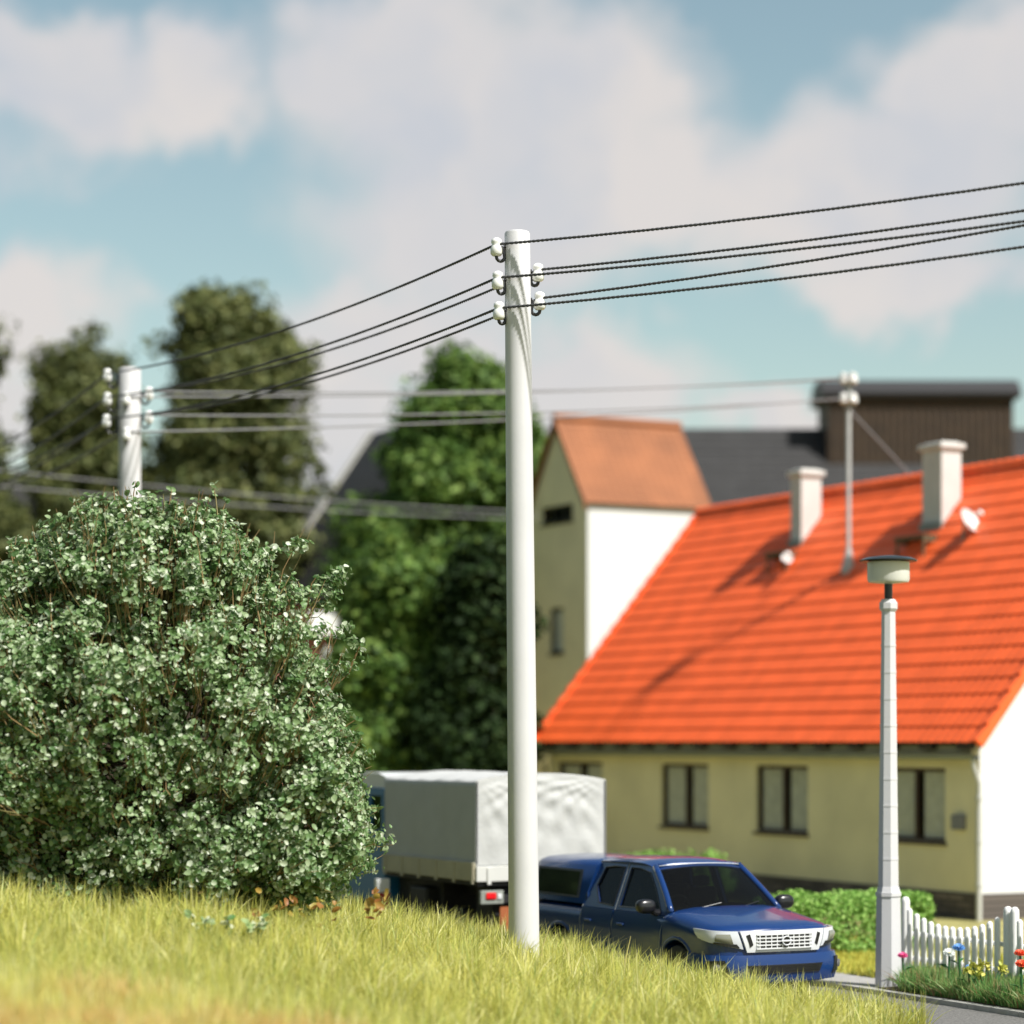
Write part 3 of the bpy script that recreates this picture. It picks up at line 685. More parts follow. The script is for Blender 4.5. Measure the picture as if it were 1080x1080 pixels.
# ------------------------------------------------------------------ concrete poles, hooks, insulators
GP = 'concrete electricity poles along the street'
def pole(label, base, top, r0=.185, r1=.152, hooks=(), detail=True):
    t = thing('concrete_pole', label, 'utility pole', base, 0, GP); h = top.z - base.z; lean = (top.x - base.x, top.y - base.y)
    mb = MB(); prof = []; n = 28
    prof = [(r0, -.4), (r0, 0)] + [(r0 + (r1-r0)*k/8, h*k/8 - (.03 if k == 8 else 0)) for k in range(1, 9)] + [(r1-.012, h-.008), (r1-.035, h)]
    mb.lathe(prof, 32)
    mb.v = [(x + lean[0]*max(0,z)/h, y + lean[1]*max(0,z)/h, z) for x, y, z in mb.v]
    mb.build('shaft', m_white_post, t, True, 40)
    pts = []
    for hx, hy, hz_, in hooks:        # insulator centre, relative to pole axis at that height; hz_ measured from the top
        zc = h - hz_; ax = Vector((lean[0]*zc/h, lean[1]*zc/h, zc)); c = ax + Vector((hx, hy, 0)); dirn = Vector((hx, hy, 0)).normalized(); rs = r1 + (r0-r1)*(1-zc/h)
        rr = abs(Vector((hx, hy)).length - rs) ; path = []
        s0 = ax + dirn*(rs-.03) + Vector((0,0,.03)); path = [s0, ax + dirn*(rs+.025) + Vector((0,0,.03))]
        cc = ax + dirn*((rs + Vector((hx,hy)).length)/2 + .005); rad = (Vector((hx,hy)).length - rs)/2 + .0
        for k in range(7):
            w = math.pi*k/6; path.append(cc + dirn*(-math.cos(w)*rad*.95) + Vector((0,0,-.09 - math.sin(w)*rad*1.0)))
        path.append(c + Vector((0,0,.0)))
        hk = MB().tube(path, .021, 8).build('hook', m_black, t, True, None)
        hk2 = MB().lathe([(.0,-.02),(.03,-.02),(.032,.005),(.0,.01)], 6, s0 + dirn*.04, dirn.to_track_quat('Z','Y').to_matrix()).build('nut', m_black, hk)
        MB().lathe([(a*1.05, b*1.2 - .07) for a, b in INS], 18, c).build('insulator', m_ceramic, hk, True, 60)
        pts.append(Vector(base) + c + Vector((0, 0, .055)))
    return t, pts
d1 = 29.5
b1 = P(553, 998, d1); b1.z = bank(b1.x, b1.y) - .02; t1 = P(545.5, 244, d1)
s1 = F/d1
def hk(px, py, dy): return ((px-546)/s1, dy, (py-244)/s1)
hooks1 = [hk(524,264,-.08), hk(525,299,-.08), hk(526,331,-.08), hk(567.5,289,.03), hk(569,319,.03)]
pole1, pts1 = pole('tall pale concrete pole in the foreground with five white insulators', b1, t1, hooks=hooks1)
d2 = 42.6; b2 = P(136.5, 1000, d2); b2.z = bank(b2.x, b2.y) - .02; t2 = P(137, 388, d2); s2 = F/d2
def hk2(px, py, dy): return ((px-137)/s2, dy, (py-388)/s2)
hooks2 = [hk2(114,398,-.08), hk2(114,423,-.08), hk2(113,446,-.08), hk2(157,416,.03), hk2(157,441,.03), hk2(136,424,-.26), hk2(136,461,-.26)]
pole2, pts2 = pole('pale concrete pole standing behind the leafy bush, only its top showing', b2, t2, r0=.20, r1=.185, hooks=hooks2)
t0 = Vector((12.2, 22.8, 10.0)); b0 = Vector((12.25, 22.8, 0)); _, pts0 = pole('concrete pole beyond the right edge of the picture', b0, t0, hooks=hooks1)
t3 = Vector((-13.4, 56.5, 9.7)); b3 = Vector((-13.4, 56.5, 0)); _, pts3 = pole('concrete pole beyond the left edge of the picture', b3, t3, hooks=hooks1)

def wire(label, a, b, sag, r=.0155, twist=True, m=None, group='power lines strung between the poles', pitch=.12, n=None):
    a, b = Vector(a), Vector(b); L = (b-a).length; o = MB()
    def cat(t): return a.lerp(b, t) + Vector((0,0,-4*sag*t*(1-t)))
    if twist:
        n = int(L / pitch * 5); dirn = (b-a).normalized(); sx = dirn.cross(Vector((0,0,1))).normalized(); sz_ = sx.cross(dirn)
        for ph in (0, math.pi):
            pts = []
            for i in range(n+1):
                t = i/n; w = ph + 2*math.pi*t*L/pitch; pts.append(cat(t) + sx*math.cos(w)*r*.48 + sz_*math.sin(w)*r*.48)
            o.tube(pts, r*.74, 5)
    else: o.tube([cat(i/40) for i in range(41)], r, 6)
    w = o.build('power_line', m or m_wire, None, True, None); return tag(w, label, 'cable', group)
nm = ['top left', 'middle left', 'lower left', 'upper right', 'lower right']
sg0 = [.16, .16, .16, .12, .12]
dz0 = [-.03, -.05, .15, .15, .58]
for i in range(5):
    wire('twisted cable leaving the picture rightwards from the %s insulator of the front pole' % nm[i], pts1[i], pts0[i] + Vector((0,0,dz0[i])), .2)
    wire('twisted cable from the front pole %s insulator back to the pole behind the bush' % nm[i], pts2[i], pts1[i], .22)
    wire('cable leaving the picture leftwards from the %s insulator of the back pole' % nm[i], pts3[i], pts2[i], .35, twist=False, r=.02)
mp = mast_pts
src = [pts2[3], pts2[5], pts2[4], pts2[6]]; dst = [mp[3], mp[2], mp[1], mp[0]]
for i, (s_, d_) in enumerate(zip(src, dst)):
    wire('pale cable to the roof mast, %s of four' % ['topmost', 'second from the top', 'third from the top', 'lowest'][i], s_, d_, .12, twist=False, r=.017, m=m_wirelight, group='pale cables to the roof mast')
tpt = [P(566, 541, 70.9), P(566, 547, 70.9)]
for i in range(2):
    wire('faint far cable crossing dark roofs to the tower, %s of two' % ['upper', 'lower'][i], pts3[0 if i == 0 else 1] + Vector((0,0,.25)), tpt[i] + Vector((-.0,0,0)), .15, twist=False, r=.021, m=m_wirelight, group='far cables to the tower')
ge = Mh @ Vector((roof_pt(962, 507).x, 4.75, 9.2))
wire('dark stay wire running from the roof mast down to the roof ridge', mc + Vector((0,0,mh-.75)), ge, .0, twist=False, r=.02, m=m_wirelight, group=None)

# ------------------------------------------------------------------ street lamp
lb = P(937, 1043, 33.3); lb.z = .06
lamp = thing('street_lamp', 'tapered white concrete street lamp with a flat dark hooded lantern', 'street lamp', lb, RZ)
def octa(r0, r1, z0, z1, mb, n=8, rot=22.5):
    vs = []
    for r, z in ((r0, z0), (r1, z1)):
        for k in range(n): w = R(rot) + 2*math.pi*k/n; vs.append((r*math.cos(w), r*math.sin(w), z))
    mb.add(vs, [(k, (k+1)%n, n+(k+1)%n, n+k) for k in range(n)] + [tuple(range(n))[::-1], tuple(range(n, 2*n))])
sc_ = F/33.3
zt = lambda py: CH + (HZ-py)/sc_ - lb.z
mb = MB(); octa(.185, .165, -.1, zt(945), mb); octa(.178, .178, zt(945), zt(941), mb); octa(.165, .145, zt(941), zt(935), mb)
mb.build('base', m_white_post, lamp)
mb = MB(); octa(.140, .095, zt(935), zt(644), mb)
for i in range(9): z = zt(935) + .36*(i+1); r = .140 + (.095-.140)*(z-zt(935))/(zt(644)-zt(935)); octa(r+.004, r+.004, z, z+.03, mb)
mb.build('shaft', m_white_post, lamp)
mb = MB(); octa(.10, .125, zt(645), zt(642), mb); octa(.125, .125, zt(642), zt(636), mb); octa(.125, .09, zt(636), zt(632), mb); mb.build('collar', m_white_post, lamp)
mb = MB(); mb.tube([(0,0,zt(634)),(0,0,zt(612))], .055, 12); mb.build('neck', m_black, lamp, True)
mb = MB(); mb.lathe([(.05,zt(616)),(.27,zt(614)),(.285,zt(611)),(.285,zt(593)),(.05,zt(592))], 24); mb.build('lamp_shade', mat('opal_shade', (.66,.66,.60), .3), lamp, True, 40)
mb = MB(); mb.lathe([(.02,zt(593)),(.3,zt(592)),(.385,zt(592.5)),(.39,zt(591)),(.3,zt(588)),(.1,zt(586)),(.0,zt(585.6))], 32)
mb.build('hood', mat('hood_black', (.02,.022,.02), .25), lamp, True, 50)

# ------------------------------------------------------------------ picket fence
FU = 3.40
m_pick = mat('fence_white', (.80,.80,.78), .4)
def fa(px):   # street coordinate a where sight line meets the fence
    k = (px-540)/F; b = O + gv*FU; return (k*b.y - b.x)/(dv.x - k*dv.y)
def fence_panel(a0, a1, label):
    t = thing('picket_fence', label, 'fence', S(a0, FU, .05), RZ, 'white picket fence panels by the flower bed'); L = a1 - a0
    for i, x in enumerate((0, L)):
        mb = MB(); mb.lathe([(.06,-.1),(.06,1.08),(.055,1.12),(.035,1.15),(.0,1.16)], 12, (x,0,0)); mb.build('post', m_pick, t, True, 50)
    n = 13
    for i in range(n):
        x = L*(i+1)/(n+1); s = (2*x/L-1); h = .80 + .27*abs(s)**2.2
        mb = MB(); mb.lathe([(.036,.10),(.042,.12),(.042,h-.03),(.036,h-.008),(.018,h+.012),(.0,h+.015)], 10, (x,-.045,0)); mb.build('picket', m_pick, t, True, 50)
    for z in (.28, .62): MB().box(.05, L-.05, -.01, .025, z, z+.06, .008).build('rail', m_pick, t)
    return t
a0 = fa(955); a1 = fa(1064)
fence_panel(a0, a1-.02, 'white picket fence panel with a dipped top, right behind the street lamp')
fence_panel(a1+.12, 2*a1-a0+.12, 'white picket fence panel cut off by the right edge of the picture')

# ------------------------------------------------------------------ hedge and shrubs
m_hedge = leafmat('hedge_leaves', [(0,(.13,.28,.05)),(.5,(.28,.50,.10)),(1,(.46,.64,.20))], .6, .3, .3)
def hedge(name, label, c, lx, ly, h, nclump, per, cr, leaf, rz=RZ, m=None):
    t = thing(name, label, 'hedge', c, rz); C = []; Nn = []
    for _ in range(nclump):
        x, y, z = random.uniform(-lx/2, lx/2), random.uniform(-ly/2, ly/2), random.uniform(.05, h)
        k = random.random(); n = (0,0,1)
        if k < .4: z = h*(1 + .16*noise.noise(Vector((x*2.5,y*2.5,0)))); n = (0,0,1)
        elif k < .8: sg = random.choice((-1,1)); y = sg*ly/2; n = (0,sg,.3)
        else: sg = random.choice((-1,1)); x = sg*lx/2; n = (sg,0,.3)
        C.append((x,y,z)); Nn.append(n)
    C = np.array(C); Nn = np.array(Nn, float); q = rand_dirs(nclump*per)*cr*(rng.random(nclump*per)**.4)[:,None]
    leaf_cloud('foliage', np.repeat(C,per,0)+q, np.repeat(Nn,per,0)+q/cr*.6, leaf, m or m_hedge, t)
    mb = MB()
    for i in range(int(lx*3)): x = -lx/2+.15+i/3; mb.tube([(x,0,0),(x+.05,.05,h*.5),(x-.05,0,h*.85)], [.025,.02,.01], 5)
    mb.build('stems', bark, t, True); return t
hc = P(890, 1008, 38.6); hc.z = .06
hedge('clipped_hedge', 'bright green low hedge behind the pickup and the street lamp', hc, .9, 2.6, .80, 1700, 26, .14, .042)
sc2 = P(705, 960, 47.5); sc2.z = 0.05
sh = thing('leafy_shrub', 'loose green shrub below the farmhouse windows behind the pickup roof', 'shrub', sc2)
L_, N_, C_ = crown_points([(-.75,0,.65,.55,.5,.55),(-.25,.1,.72,.5,.5,.6),(.3,0,.68,.55,.5,.55),(.8,.1,.62,.45,.5,.5),(-1.1,0,.5,.4,.4,.45)], 420, 26, .12, .4, .35, 1.5, .05)
leaf_cloud('foliage', L_, N_, .07, m_hedge, sh)
mb = MB()
for i in range(9): x = -1.1 + i*.26; mb.tube([(x*.6,0,-.02),(x*.8,.02,.4),(x,0,.8)], [.025,.02,.008], 5)
mb.build('stems', bark, sh, True)

# ------------------------------------------------------------------ pickup
m_blue = mat('blue_car_paint', (.006, .032, .135), .26, spec=.45, coat=.5)
m_chrome = mat('silver_plastic', (.74, .75, .77), .3, metal=.15)
m_trim = mat('black_trim', (.012,.012,.014), .3, spec=.6)
m_cargl = glass('car_window_glass', (.34,.38,.35), .38)
pk = thing('pickup_truck', 'dark blue double cab pickup with a hardtop over its bed and a silver grille', 'pickup truck', O + Vector((0,0,.004)), RZ)
KW, KR, KE = .93, .48, 3.0
def body_w(x):
    if x <= -.5: return KW if x > -4.9 else KW - .06*((-4.9-x)/.4)**2
    return KW * max(0, 1 - ((x+.5)/KR)**KE)**(1/KE)
crv = [(-.5 + KR*math.cos(w)**(2/KE) if math.cos(w) > 0 else -.5, KW*math.sin(w)**(2/KE)) for w in [math.pi/2*i/200 for i in range(201)]]
acc = [0]
for i in range(1, 201): acc.append(acc[-1] + math.dist(crv[i], crv[i-1]))
def ps(s, off=0):
    sg = 1 if s >= 0 else -1; a = abs(s)
    if a >= acc[-1]: x, y = -.5 - (a-acc[-1]), KW; n = (0, 1)
    else:
        x = np.interp(a, acc, [c[0] for c in crv]); y = np.interp(a, acc, [c[1] for c in crv])
        e = .01; x2 = np.interp(a+e, acc, [c[0] for c in crv]); y2 = np.interp(a+e, acc, [c[1] for c in crv])
        tx, ty = x2-x, y2-y; l = math.hypot(tx, ty) or 1; n = (ty/l, -tx/l)
    return x + n[0]*off, sg*(y + n[1]*off)
def side_off(z):   # tumble of the flanks
    return np.interp(z, [.33,.42,.55,.72,.9,1.02,1.12], [-.09,-.03,-.005,0,-.002,-.02,-.05])
def shell(fn, nu, nv, mb, th):
    """closed plate: fn(u,v,off) -> point"""
    o = len(mb.v)
    f = [fn(i/(nu-1), j/(nv-1), 0) for j in range(nv) for i in range(nu)]; b = [fn(i/(nu-1), j/(nv-1), -th) for j in range(nv) for i in range(nu)]
    n = nu*nv; fs = [(j*nu+i, j*nu+i+1, (j+1)*nu+i+1, (j+1)*nu+i) for j in range(nv-1) for i in range(nu-1)]
    fs2 = [tuple(n + i for i in q[::-1]) for q in fs]
    rim = [i for i in range(nu)] + [j*nu+nu-1 for j in range(1, nv)] + [(nv-1)*nu+i for i in range(nu-2, -1, -1)] + [j*nu for j in range(nv-2, 0, -1)]
    fs3 = [(rim[k], rim[(k+1)%len(rim)], n+rim[(k+1)%len(rim)], n+rim[k]) for k in range(len(rim))]
    mb.add(f + b, fs + fs2 + fs3); return mb
def fplate(mb, c, off=.01, th=.03, nu=14, nv=4, bulge=0):
    """front plate, corners c = (s,z) bottom-left, bottom-right, top-right, top-left"""
    def fn(u, v, t):
        s = (c[0][0]*(1-u)+c[1][0]*u)*(1-v) + (c[3][0]*(1-u)+c[2][0]*u)*v; z = (c[0][1]*(1-u)+c[1][1]*u)*(1-v) + (c[3][1]*(1-u)+c[2][1]*u)*v
        x, y = ps(s, off + t + bulge*math.sin(math.pi*v)); return (x, y, z)
    return shell(fn, nu, nv, mb, th)
def splate(mb, c, sg, off=.008, th=.02, nu=8, nv=6):
    def fn(u, v, t):
        x = (c[0][0]*(1-u)+c[1][0]*u)*(1-v) + (c[3][0]*(1-u)+c[2][0]*u)*v; z = (c[0][1]*(1-u)+c[1][1]*u)*(1-v) + (c[3][1]*(1-u)+c[2][1]*u)*v
        return (x, sg*(KW + side_off(z) + off + t), z)
    return shell(fn, nu, nv, mb, th)
mir = lambda c: [(-c[1][0], c[1][1]), (-c[0][0], c[0][1]), (-c[3][0], c[3][1]), (-c[2][0], c[2][1])]
def body():
    xs = [-.021,-.03,-.05,-.08,-.12,-.17,-.23,-.30,-.38,-.5,-.65,-.8,-.95,-1.1,-1.25,-1.38,-1.5,-1.8,-2.2,-2.7,-3.2,-3.6,-4,-4.4,-4.8,-5.0,-5.15,-5.25,-5.30]
    V = []; 
    for x in xs:
        w = body_w(x)
        zt = float(np.interp(-x, [0,.05,.12,.23,.5,.9,1.25,1.45,1.6,5.3], [.97,1.0,1.03,1.06,1.10,1.155,1.20,1.19,1.135,1.135]))
        zb = .33 if x > -4.9 else .33 + .15*((-4.9-x)/.4)
        crown = .035 if x > -1.4 else 0
        half = [(0, zt+crown), (.3*w, zt+crown*.9), (.55*w, zt+crown*.75), (.72*w, zt+crown*.1), (.84*w, zt-.015), (.92*w, zt-.045), (w+side_off(1.02)*1.0, zt-.10), (w-.002, zt-.20 if zt-.2 > .75 else .8), (w, .72), (w-.005,.55), (w-.03,.42), (w-.09, zb+.01), (.5*w, zb), (0, zb)]
        ring = [(x, y, z) for y, z in half] + [(x, -y, z) for y, z in half[-2:0:-1]]
        V.append(ring)
    n = len(V[0]); mb = MB(); m = len(V)
    mb.add([p for r in V for p in r], [(i*n+k, i*n+(k+1)%n, (i+1)*n+(k+1)%n, (i+1)*n+k) for i in range(m-1) for k in range(n)] + [tuple(range(n)), tuple(range((m-1)*n, m*n))[::-1]])
    return mb
WX = (-1.08, -4.22)
bod = body().build('body', m_blue, pk, True, 50)
def cut_cyl(ob, cuts):
    mb = MB()
    for x, z, r, y0, y1 in cuts: mb.tube([(x,y0,z),(x,y1,z)], r, 36)
    c = mb.build('cutter_tmp', m_dark); c.parent = ob.parent
    bpy.context.view_layer.update()
    md = ob.modifiers.new('b', 'BOOLEAN'); md.operation = 'DIFFERENCE'; md.object = c; md.solver = 'EXACT'
    dg = bpy.context.evaluated_depsgraph_get(); me = bpy.data.meshes.new_from_object(ob.evaluated_get(dg)); ob.modifiers.clear(); ob.data = me
    bpy.data.objects.remove(c)
cut_cyl(bod, [(x, .40, .445, s*.62, s*1.2) for x in WX for s in (1, -1)])
# arch flares
for x in WX:
    for sg in (1, -1):
        mb = MB(); pts = []
        for k in range(19):
            w = R(-12) + R(204)*k/18; pts.append((x + .455*math.cos(w), sg*(KW - .012 + (.0 if .40+.455*math.sin(w) > .5 else -.02)), .40 + .455*math.sin(w)))
        mb.tube(pts, .03, 8); mb.build('wheel_arch', m_blue, pk, True, None)
        wl = MB(); yc = sg*.80
        Mw = Matrix.Rotation(R(90), 3, 'X')
        wl.lathe([(.24,-.12),(.34,-.125),(.375,-.10),(.385,-.05),(.385,.05),(.375,.10),(.34,.125),(.24,.12)], 36, (x, yc, .385), Mw); wh = wl.build('wheel', m_dark, pk, True, 40)
        rm = MB(); rm.lathe([(.0,-.06),(.08,-.07),(.1,-.10),(.22,-.11),(.245,-.12),(.245,.12),(.22,.11),(.1,.10),(.08,.07),(0,.06)], 30, (x, yc, .385), Mw); rm.build('rim', mat('alloy', (.32,.33,.34), .3, metal=.8), wh, True, 40)
        lin = MB(); lin.tube([(x, sg*.60, .40), (x, sg*.64, .40)], .44, 30); lin.build('wheel_well', m_dark, pk)
# bumper and front
mb = MB(); fplate(mb, [(-1.45,.36),(1.45,.36),(1.45,.70),(-1.45,.70)], .045, .07, 60, 8, .035); bp_ = mb.build('front_bumper', m_blue, pk, True, 50)
mb = MB(); fplate(mb, [(-.50,.47),(.50,.47),(.55,.575),(-.55,.575)], .090, .02, 20, 3); mb.build('lower_intake', m_trim, bp_)
mb = MB()
for z in (.495,.515,.535,.555): fplate(mb, [(-.48,z),(.48,z),(.48,z+.012),(-.48,z+.012)], .098, .01, 16, 2)
mb.build('intake_bars', m_trim, bp_)
for sg in (1, -1):
    c = [(.74,.44),(1.0,.47),(1.0,.63),(.80,.64)]; c = c if sg == 1 else mir(c)
    mb = MB(); fplate(mb, c, .086, .02, 8, 4); fr = mb.build('fog_lamp_housing', m_trim, bp_)
    x, y = ps(sg*.88, .09); M = Vector((1 if True else 0, sg*.6, 0)).normalized().to_track_quat('Z','Y').to_matrix()
    mb = MB(); mb.lathe([(.0,0),(.045,.0),(.05,.012),(.02,.02),(0,.02)], 14, (x,y,.545), M); mb.build('fog_lamp', mat('smoked_lens', (.12,.12,.13), .1, coat=1), fr, True)
mb = MB(); fplate(mb, [(-.53,.735),(.53,.735),(.62,1.0),(-.62,1.0)], .034, .06, 30, 6, .012); gr = mb.build('grille', m_chrome, pk, True, 50)
mb = MB(); fplate(mb, [(-.37,.775),(.37,.775),(.40,.955),(-.40,.955)], .052, .01, 20, 4); mb.build('grille_mesh', m_trim, gr)
mb = MB()
for i in range(5):
    z = .772 + .0435*i; fplate(mb, [(-.41,z),(.41,z),(.41,z+.016),(-.41,z+.016)], .062, .02, 20, 2)
for i in range(10):
    s = -.37 + .74*i/9; fplate(mb, [(s-.006,.775),(s+.006,.775),(s+.006,.955),(s-.006,.955)], .060, .02, 2, 4)
mb.build('grille_bars', m_chrome, gr)
for sg in (1, -1):
    c = [(.455,.83),(.495,.80),(.545,.95),(.50,.965)]; c = c if sg == 1 else mir(c)
    mb = MB(); fplate(mb, c, .052, .01, 3, 5); mb.build('grille_slot', m_trim, gr)
em = MB(); ex = ps(0)[0] + .085
em.tube([(ex, .062*math.cos(w), .872+.055*math.sin(w)) for w in [2*math.pi*i/24 for i in range(25)]], .008, 8, False); em.box(ex-.008, ex+.010, -.085, .085, .861, .883, .004); em.build('emblem', m_chrome, gr, True, 40)
mb = MB(); em2 = MB().lathe([(0,0),(.06,0),(.06,.004),(0,.004)], 20, (ex-.018,0,.872), Matrix.Rotation(R(90),3,'Y')).build('emblem_ground', m_trim, gr)
for sg in (1, -1):
    c = [(.575,.775),(1.22,.90),(1.34,1.015),(.65,1.0)]; c = c if sg == 1 else mir(c)
    mb = MB(); fplate(mb, c, .022, .05, 20, 6, .01); hl = mb.build('headlight', mat('headlight_silver', (.62,.64,.68), .2, metal=0.0, coat=.6), pk, True, 50)
    c = [(.70,.835),(.92,.875),(.90,.965),(.74,.965)]; c = c if sg == 1 else mir(c)
    mb = MB(); fplate(mb, c, .036, .01, 8, 6, .018); mb.build('lens', mat('amber_lens', (.22,.22,.17), .1, coat=1), hl, True, 50)
    c = [(.62,.79),(.95,.845),(.93,.865),(.66,.84)]; c = c if sg == 1 else mir(c)
    mb = MB(); fplate(mb, c, .036, .01, 8, 3); mb.build('light_surround', m_trim, hl)
# greenhouse
def gy(z): return .875 - (z - 1.12)*.36 - .05*max(0, z-1.55)
def g3(x, z, sg, off=0): return (x, sg*(gy(z) + off), z)
fo = [(-1.36,1.12),(-1.72,1.43),(-2.06,1.70),(-2.40,1.755),(-2.74,1.765),(-2.74,1.12)]
fi = [(-1.60,1.185),(-1.84,1.42),(-2.12,1.635),(-2.40,1.675),(-2.655,1.68),(-2.665,1.165)]
ro = [(-2.74,1.12),(-2.74,1.765),(-3.1,1.76),(-3.47,1.735),(-3.56,1.40),(-3.62,1.12)]
ri = [(-2.82,1.165),(-2.82,1.68),(-3.08,1.68),(-3.33,1.655),(-3.42,1.40),(-3.22,1.185)]
for sg in (1, -1):
    for o_, i_, nm_ in ((fo, fi, 'front_door_frame'), (ro, ri, 'rear_door_frame')):
        mb = MB(); mb.frame([g3(x,z,sg) for x,z in o_], [g3(x,z,sg) for x,z in i_], (0,-sg*.045,0)); mb.build(nm_, m_blue, pk)
        mb = MB(); mb.add([g3(x,z,sg,-.02) for x,z in i_], [tuple(range(6))]); mb.build('side_window', m_cargl, pk)
        mb = MB(); pts = [g3(x,z,sg,.001) for x,z in i_]; mb.tube(pts+[pts[0]], .010, 6); mb.build('window_seal', m_trim, pk, True)
ym = lambda v: 2*v - 1
def roofz(u, y): # u 0 front 1 rear
    return 1.70 + .075*math.sin(min(1, u*3.2)*math.pi/2)*1.0 - .02*max(0, u-.5)*2 + .045*(1-abs(y)**2.2)
mb = MB(); 
def rfn(u, v, t):
    y = ym(v); x = -2.0 + .06*(1-y*y) - 1.52*u; z = roofz(u, y)
    hw = gy(1.74) + .01
    return (x, y*hw, z + t - .02*abs(y)**8)
shell(rfn, 20, 17, mb, .04); mb.build('cab_roof', m_blue, pk, True, 60)
def wsp(u, v, t=0):   # windscreen, u bottom->top, v left->right
    y = ym(v); hw = .80 - .185*u; x = -1.36 + .17*(1-y*y) + (-.70 + -.0 )*u + (.0)*u - .09*u*(1-y*y); z = 1.165 + .555*u + .03*u*(1-y*y)
    return (x + .03*math.sin(math.pi*u), y*hw, z)
mb = MB(); mb.grid(lambda a, b: wsp(a, b), 10, 18); mb.build('windscreen', m_cargl, pk, True, None)
for v, s_ in ((0, -1), (1, 1)):
    mb = MB(); mb.tube([(wsp(u, v)[0]-.01, wsp(u, v)[1] + s_*.03, wsp(u, v)[2]-.005) for u in [i/8 for i in range(9)]], [.045]*9, 8); mb.build('windscreen_pillar', m_blue, pk, True, None)
mb = MB(); mb.tube([(wsp(1, v)[0]-.01, wsp(1, v)[1], wsp(1, v)[2]+.005) for v in [i/10 for i in range(11)]], .028, 8); mb.build('roof_header', m_blue, pk, True, None)
mb = MB(); mb.tube([(wsp(.985, v)[0]+.018, wsp(.985, v)[1], wsp(.985, v)[2]+.016) for v in [i/10 for i in range(11)]], .007, 6); mb.build('header_glint', m_chrome, pk, True, None)  # silver strip stands in for the bright reflection above the windscreen
mb = MB(); mb.tube([(wsp(0, v)[0]+.02, wsp(0, v)[1], wsp(0, v)[2]-.005) for v in [i/10 for i in range(11)]], .03, 6); mb.build('cowl', m_trim, pk, True, None)
mb = MB()
for v0, v1 in ((.12,.42),(.5,.82)):
    a = Vector(wsp(.02, v0)); b = Vector(wsp(.16, v1)); mb.tube([a+Vector((.03,0,.01)), b+Vector((.03,0,.015))], .008, 5)
mb.build('wiper', m_trim, pk)
MB().box(-3.60, -3.565, -.84, .84, 1.12, 1.30).build('cab_back', m_blue, pk)
it = MB(); it.box(-3.5, -1.55, -.80, .80, 1.137, 1.15); it.build('cabin_floor', m_dark, pk)
for y in (-.38, .38):
    for x, nm_ in ((-2.55, 'front_seat'), (-3.25, 'rear_seat')):
        MB().box(x-.12, x+.02, y-.23, y+.23, 1.14, 1.40, .04).box(x-.10, x, y-.12, y+.12, 1.41, 1.55, .03).build(nm_, mat('seat_cloth', (.03,.03,.032), .8), pk)
mb = MB(); mb.tube([(-1.95,-.38+.17*math.cos(w),1.2+.14*math.sin(w)) for w in [2*math.pi*i/20 for i in range(21)]], .014, 6, False); mb.build('steering_wheel', m_trim, pk, True)
MB().box(-1.75,-1.45,-.74,.74,1.137,1.165).build('dashboard', m_trim, pk)
# doors
for sg in (1, -1):
    for nm_, c in (('front_door', [(-2.735,.43),(-1.50,.43),(-1.42,1.115),(-2.735,1.115)]), ('rear_door', [(-3.58,.43),(-2.765,.43),(-2.765,1.115),(-3.62,1.115)])):
        if nm_ == 'rear_door': c = [(-3.56,.43),(-2.765,.43),(-2.765,1.115),(-3.62,1.115)]
        mb = MB(); splate(mb, c, sg, .012, .03, 8, 8); d = mb.build(nm_, m_blue, pk, True, 50)
        xh = c[3][0] + .16; MB().box(xh, xh+.17, sg*(KW+.02)-.014, sg*(KW+.02)+.014, .93, .96, .008).build('door_handle', m_blue, d)
    MB().box(-3.55, -1.6, sg*.90-.03, sg*.90+.03, .33, .40, .015).build('side_step', m_trim, pk)
    # mirror
    mb = MB(); 
    def mfn(u, v):
        a = math.pi*(u-.5)*.999; b = 2*math.pi*v; e = .75
        cx = abs(math.cos(a))**e; sx = math.copysign(abs(math.sin(a))**e, math.sin(a))
        cb = math.copysign(abs(math.cos(b))**.8, math.cos(b)); sb = math.copysign(abs(math.sin(b))**.8, math.sin(b))
        return (-1.62 + .075*cx*cb + (.02 if cb > 0 else 0), sg*(1.07 + .135*sx*1.0), 1.235 + .095*cx*sb)
    mb.grid(mfn, 14, 18); mr = mb.build('wing_mirror', m_trim, pk, True, None)
    MB().tube([(-1.62, sg*.84, 1.14), (-1.62, sg*.93, 1.15), (-1.62, sg*1.0, 1.20)], [.05,.045,.05], 10).build('mirror_arm', m_trim, mr, True)
m_edge_highlight = mat('painted_edge_highlight', (.22,.24,.27), .4)  # pale lines paint the highlights along the door gaps
for sg in (1, -1):
    for pth in ([(-2.742,1.76),(-2.742,1.12),(-2.75,.95),(-2.75,.43)], [(-3.49,1.735),(-3.585,1.40),(-3.635,1.12),(-3.63,.95),(-3.57,.43)], [(-1.43,1.10),(-1.47,.9),(-1.49,.6)]):
        MB().tube([(x, sg*((gy(z)+.004) if z > 1.115 else (KW+side_off(z)+.012)), z) for x, z in pth], .0065, 6).build('door_edge_highlight', m_edge_highlight, pk, True)
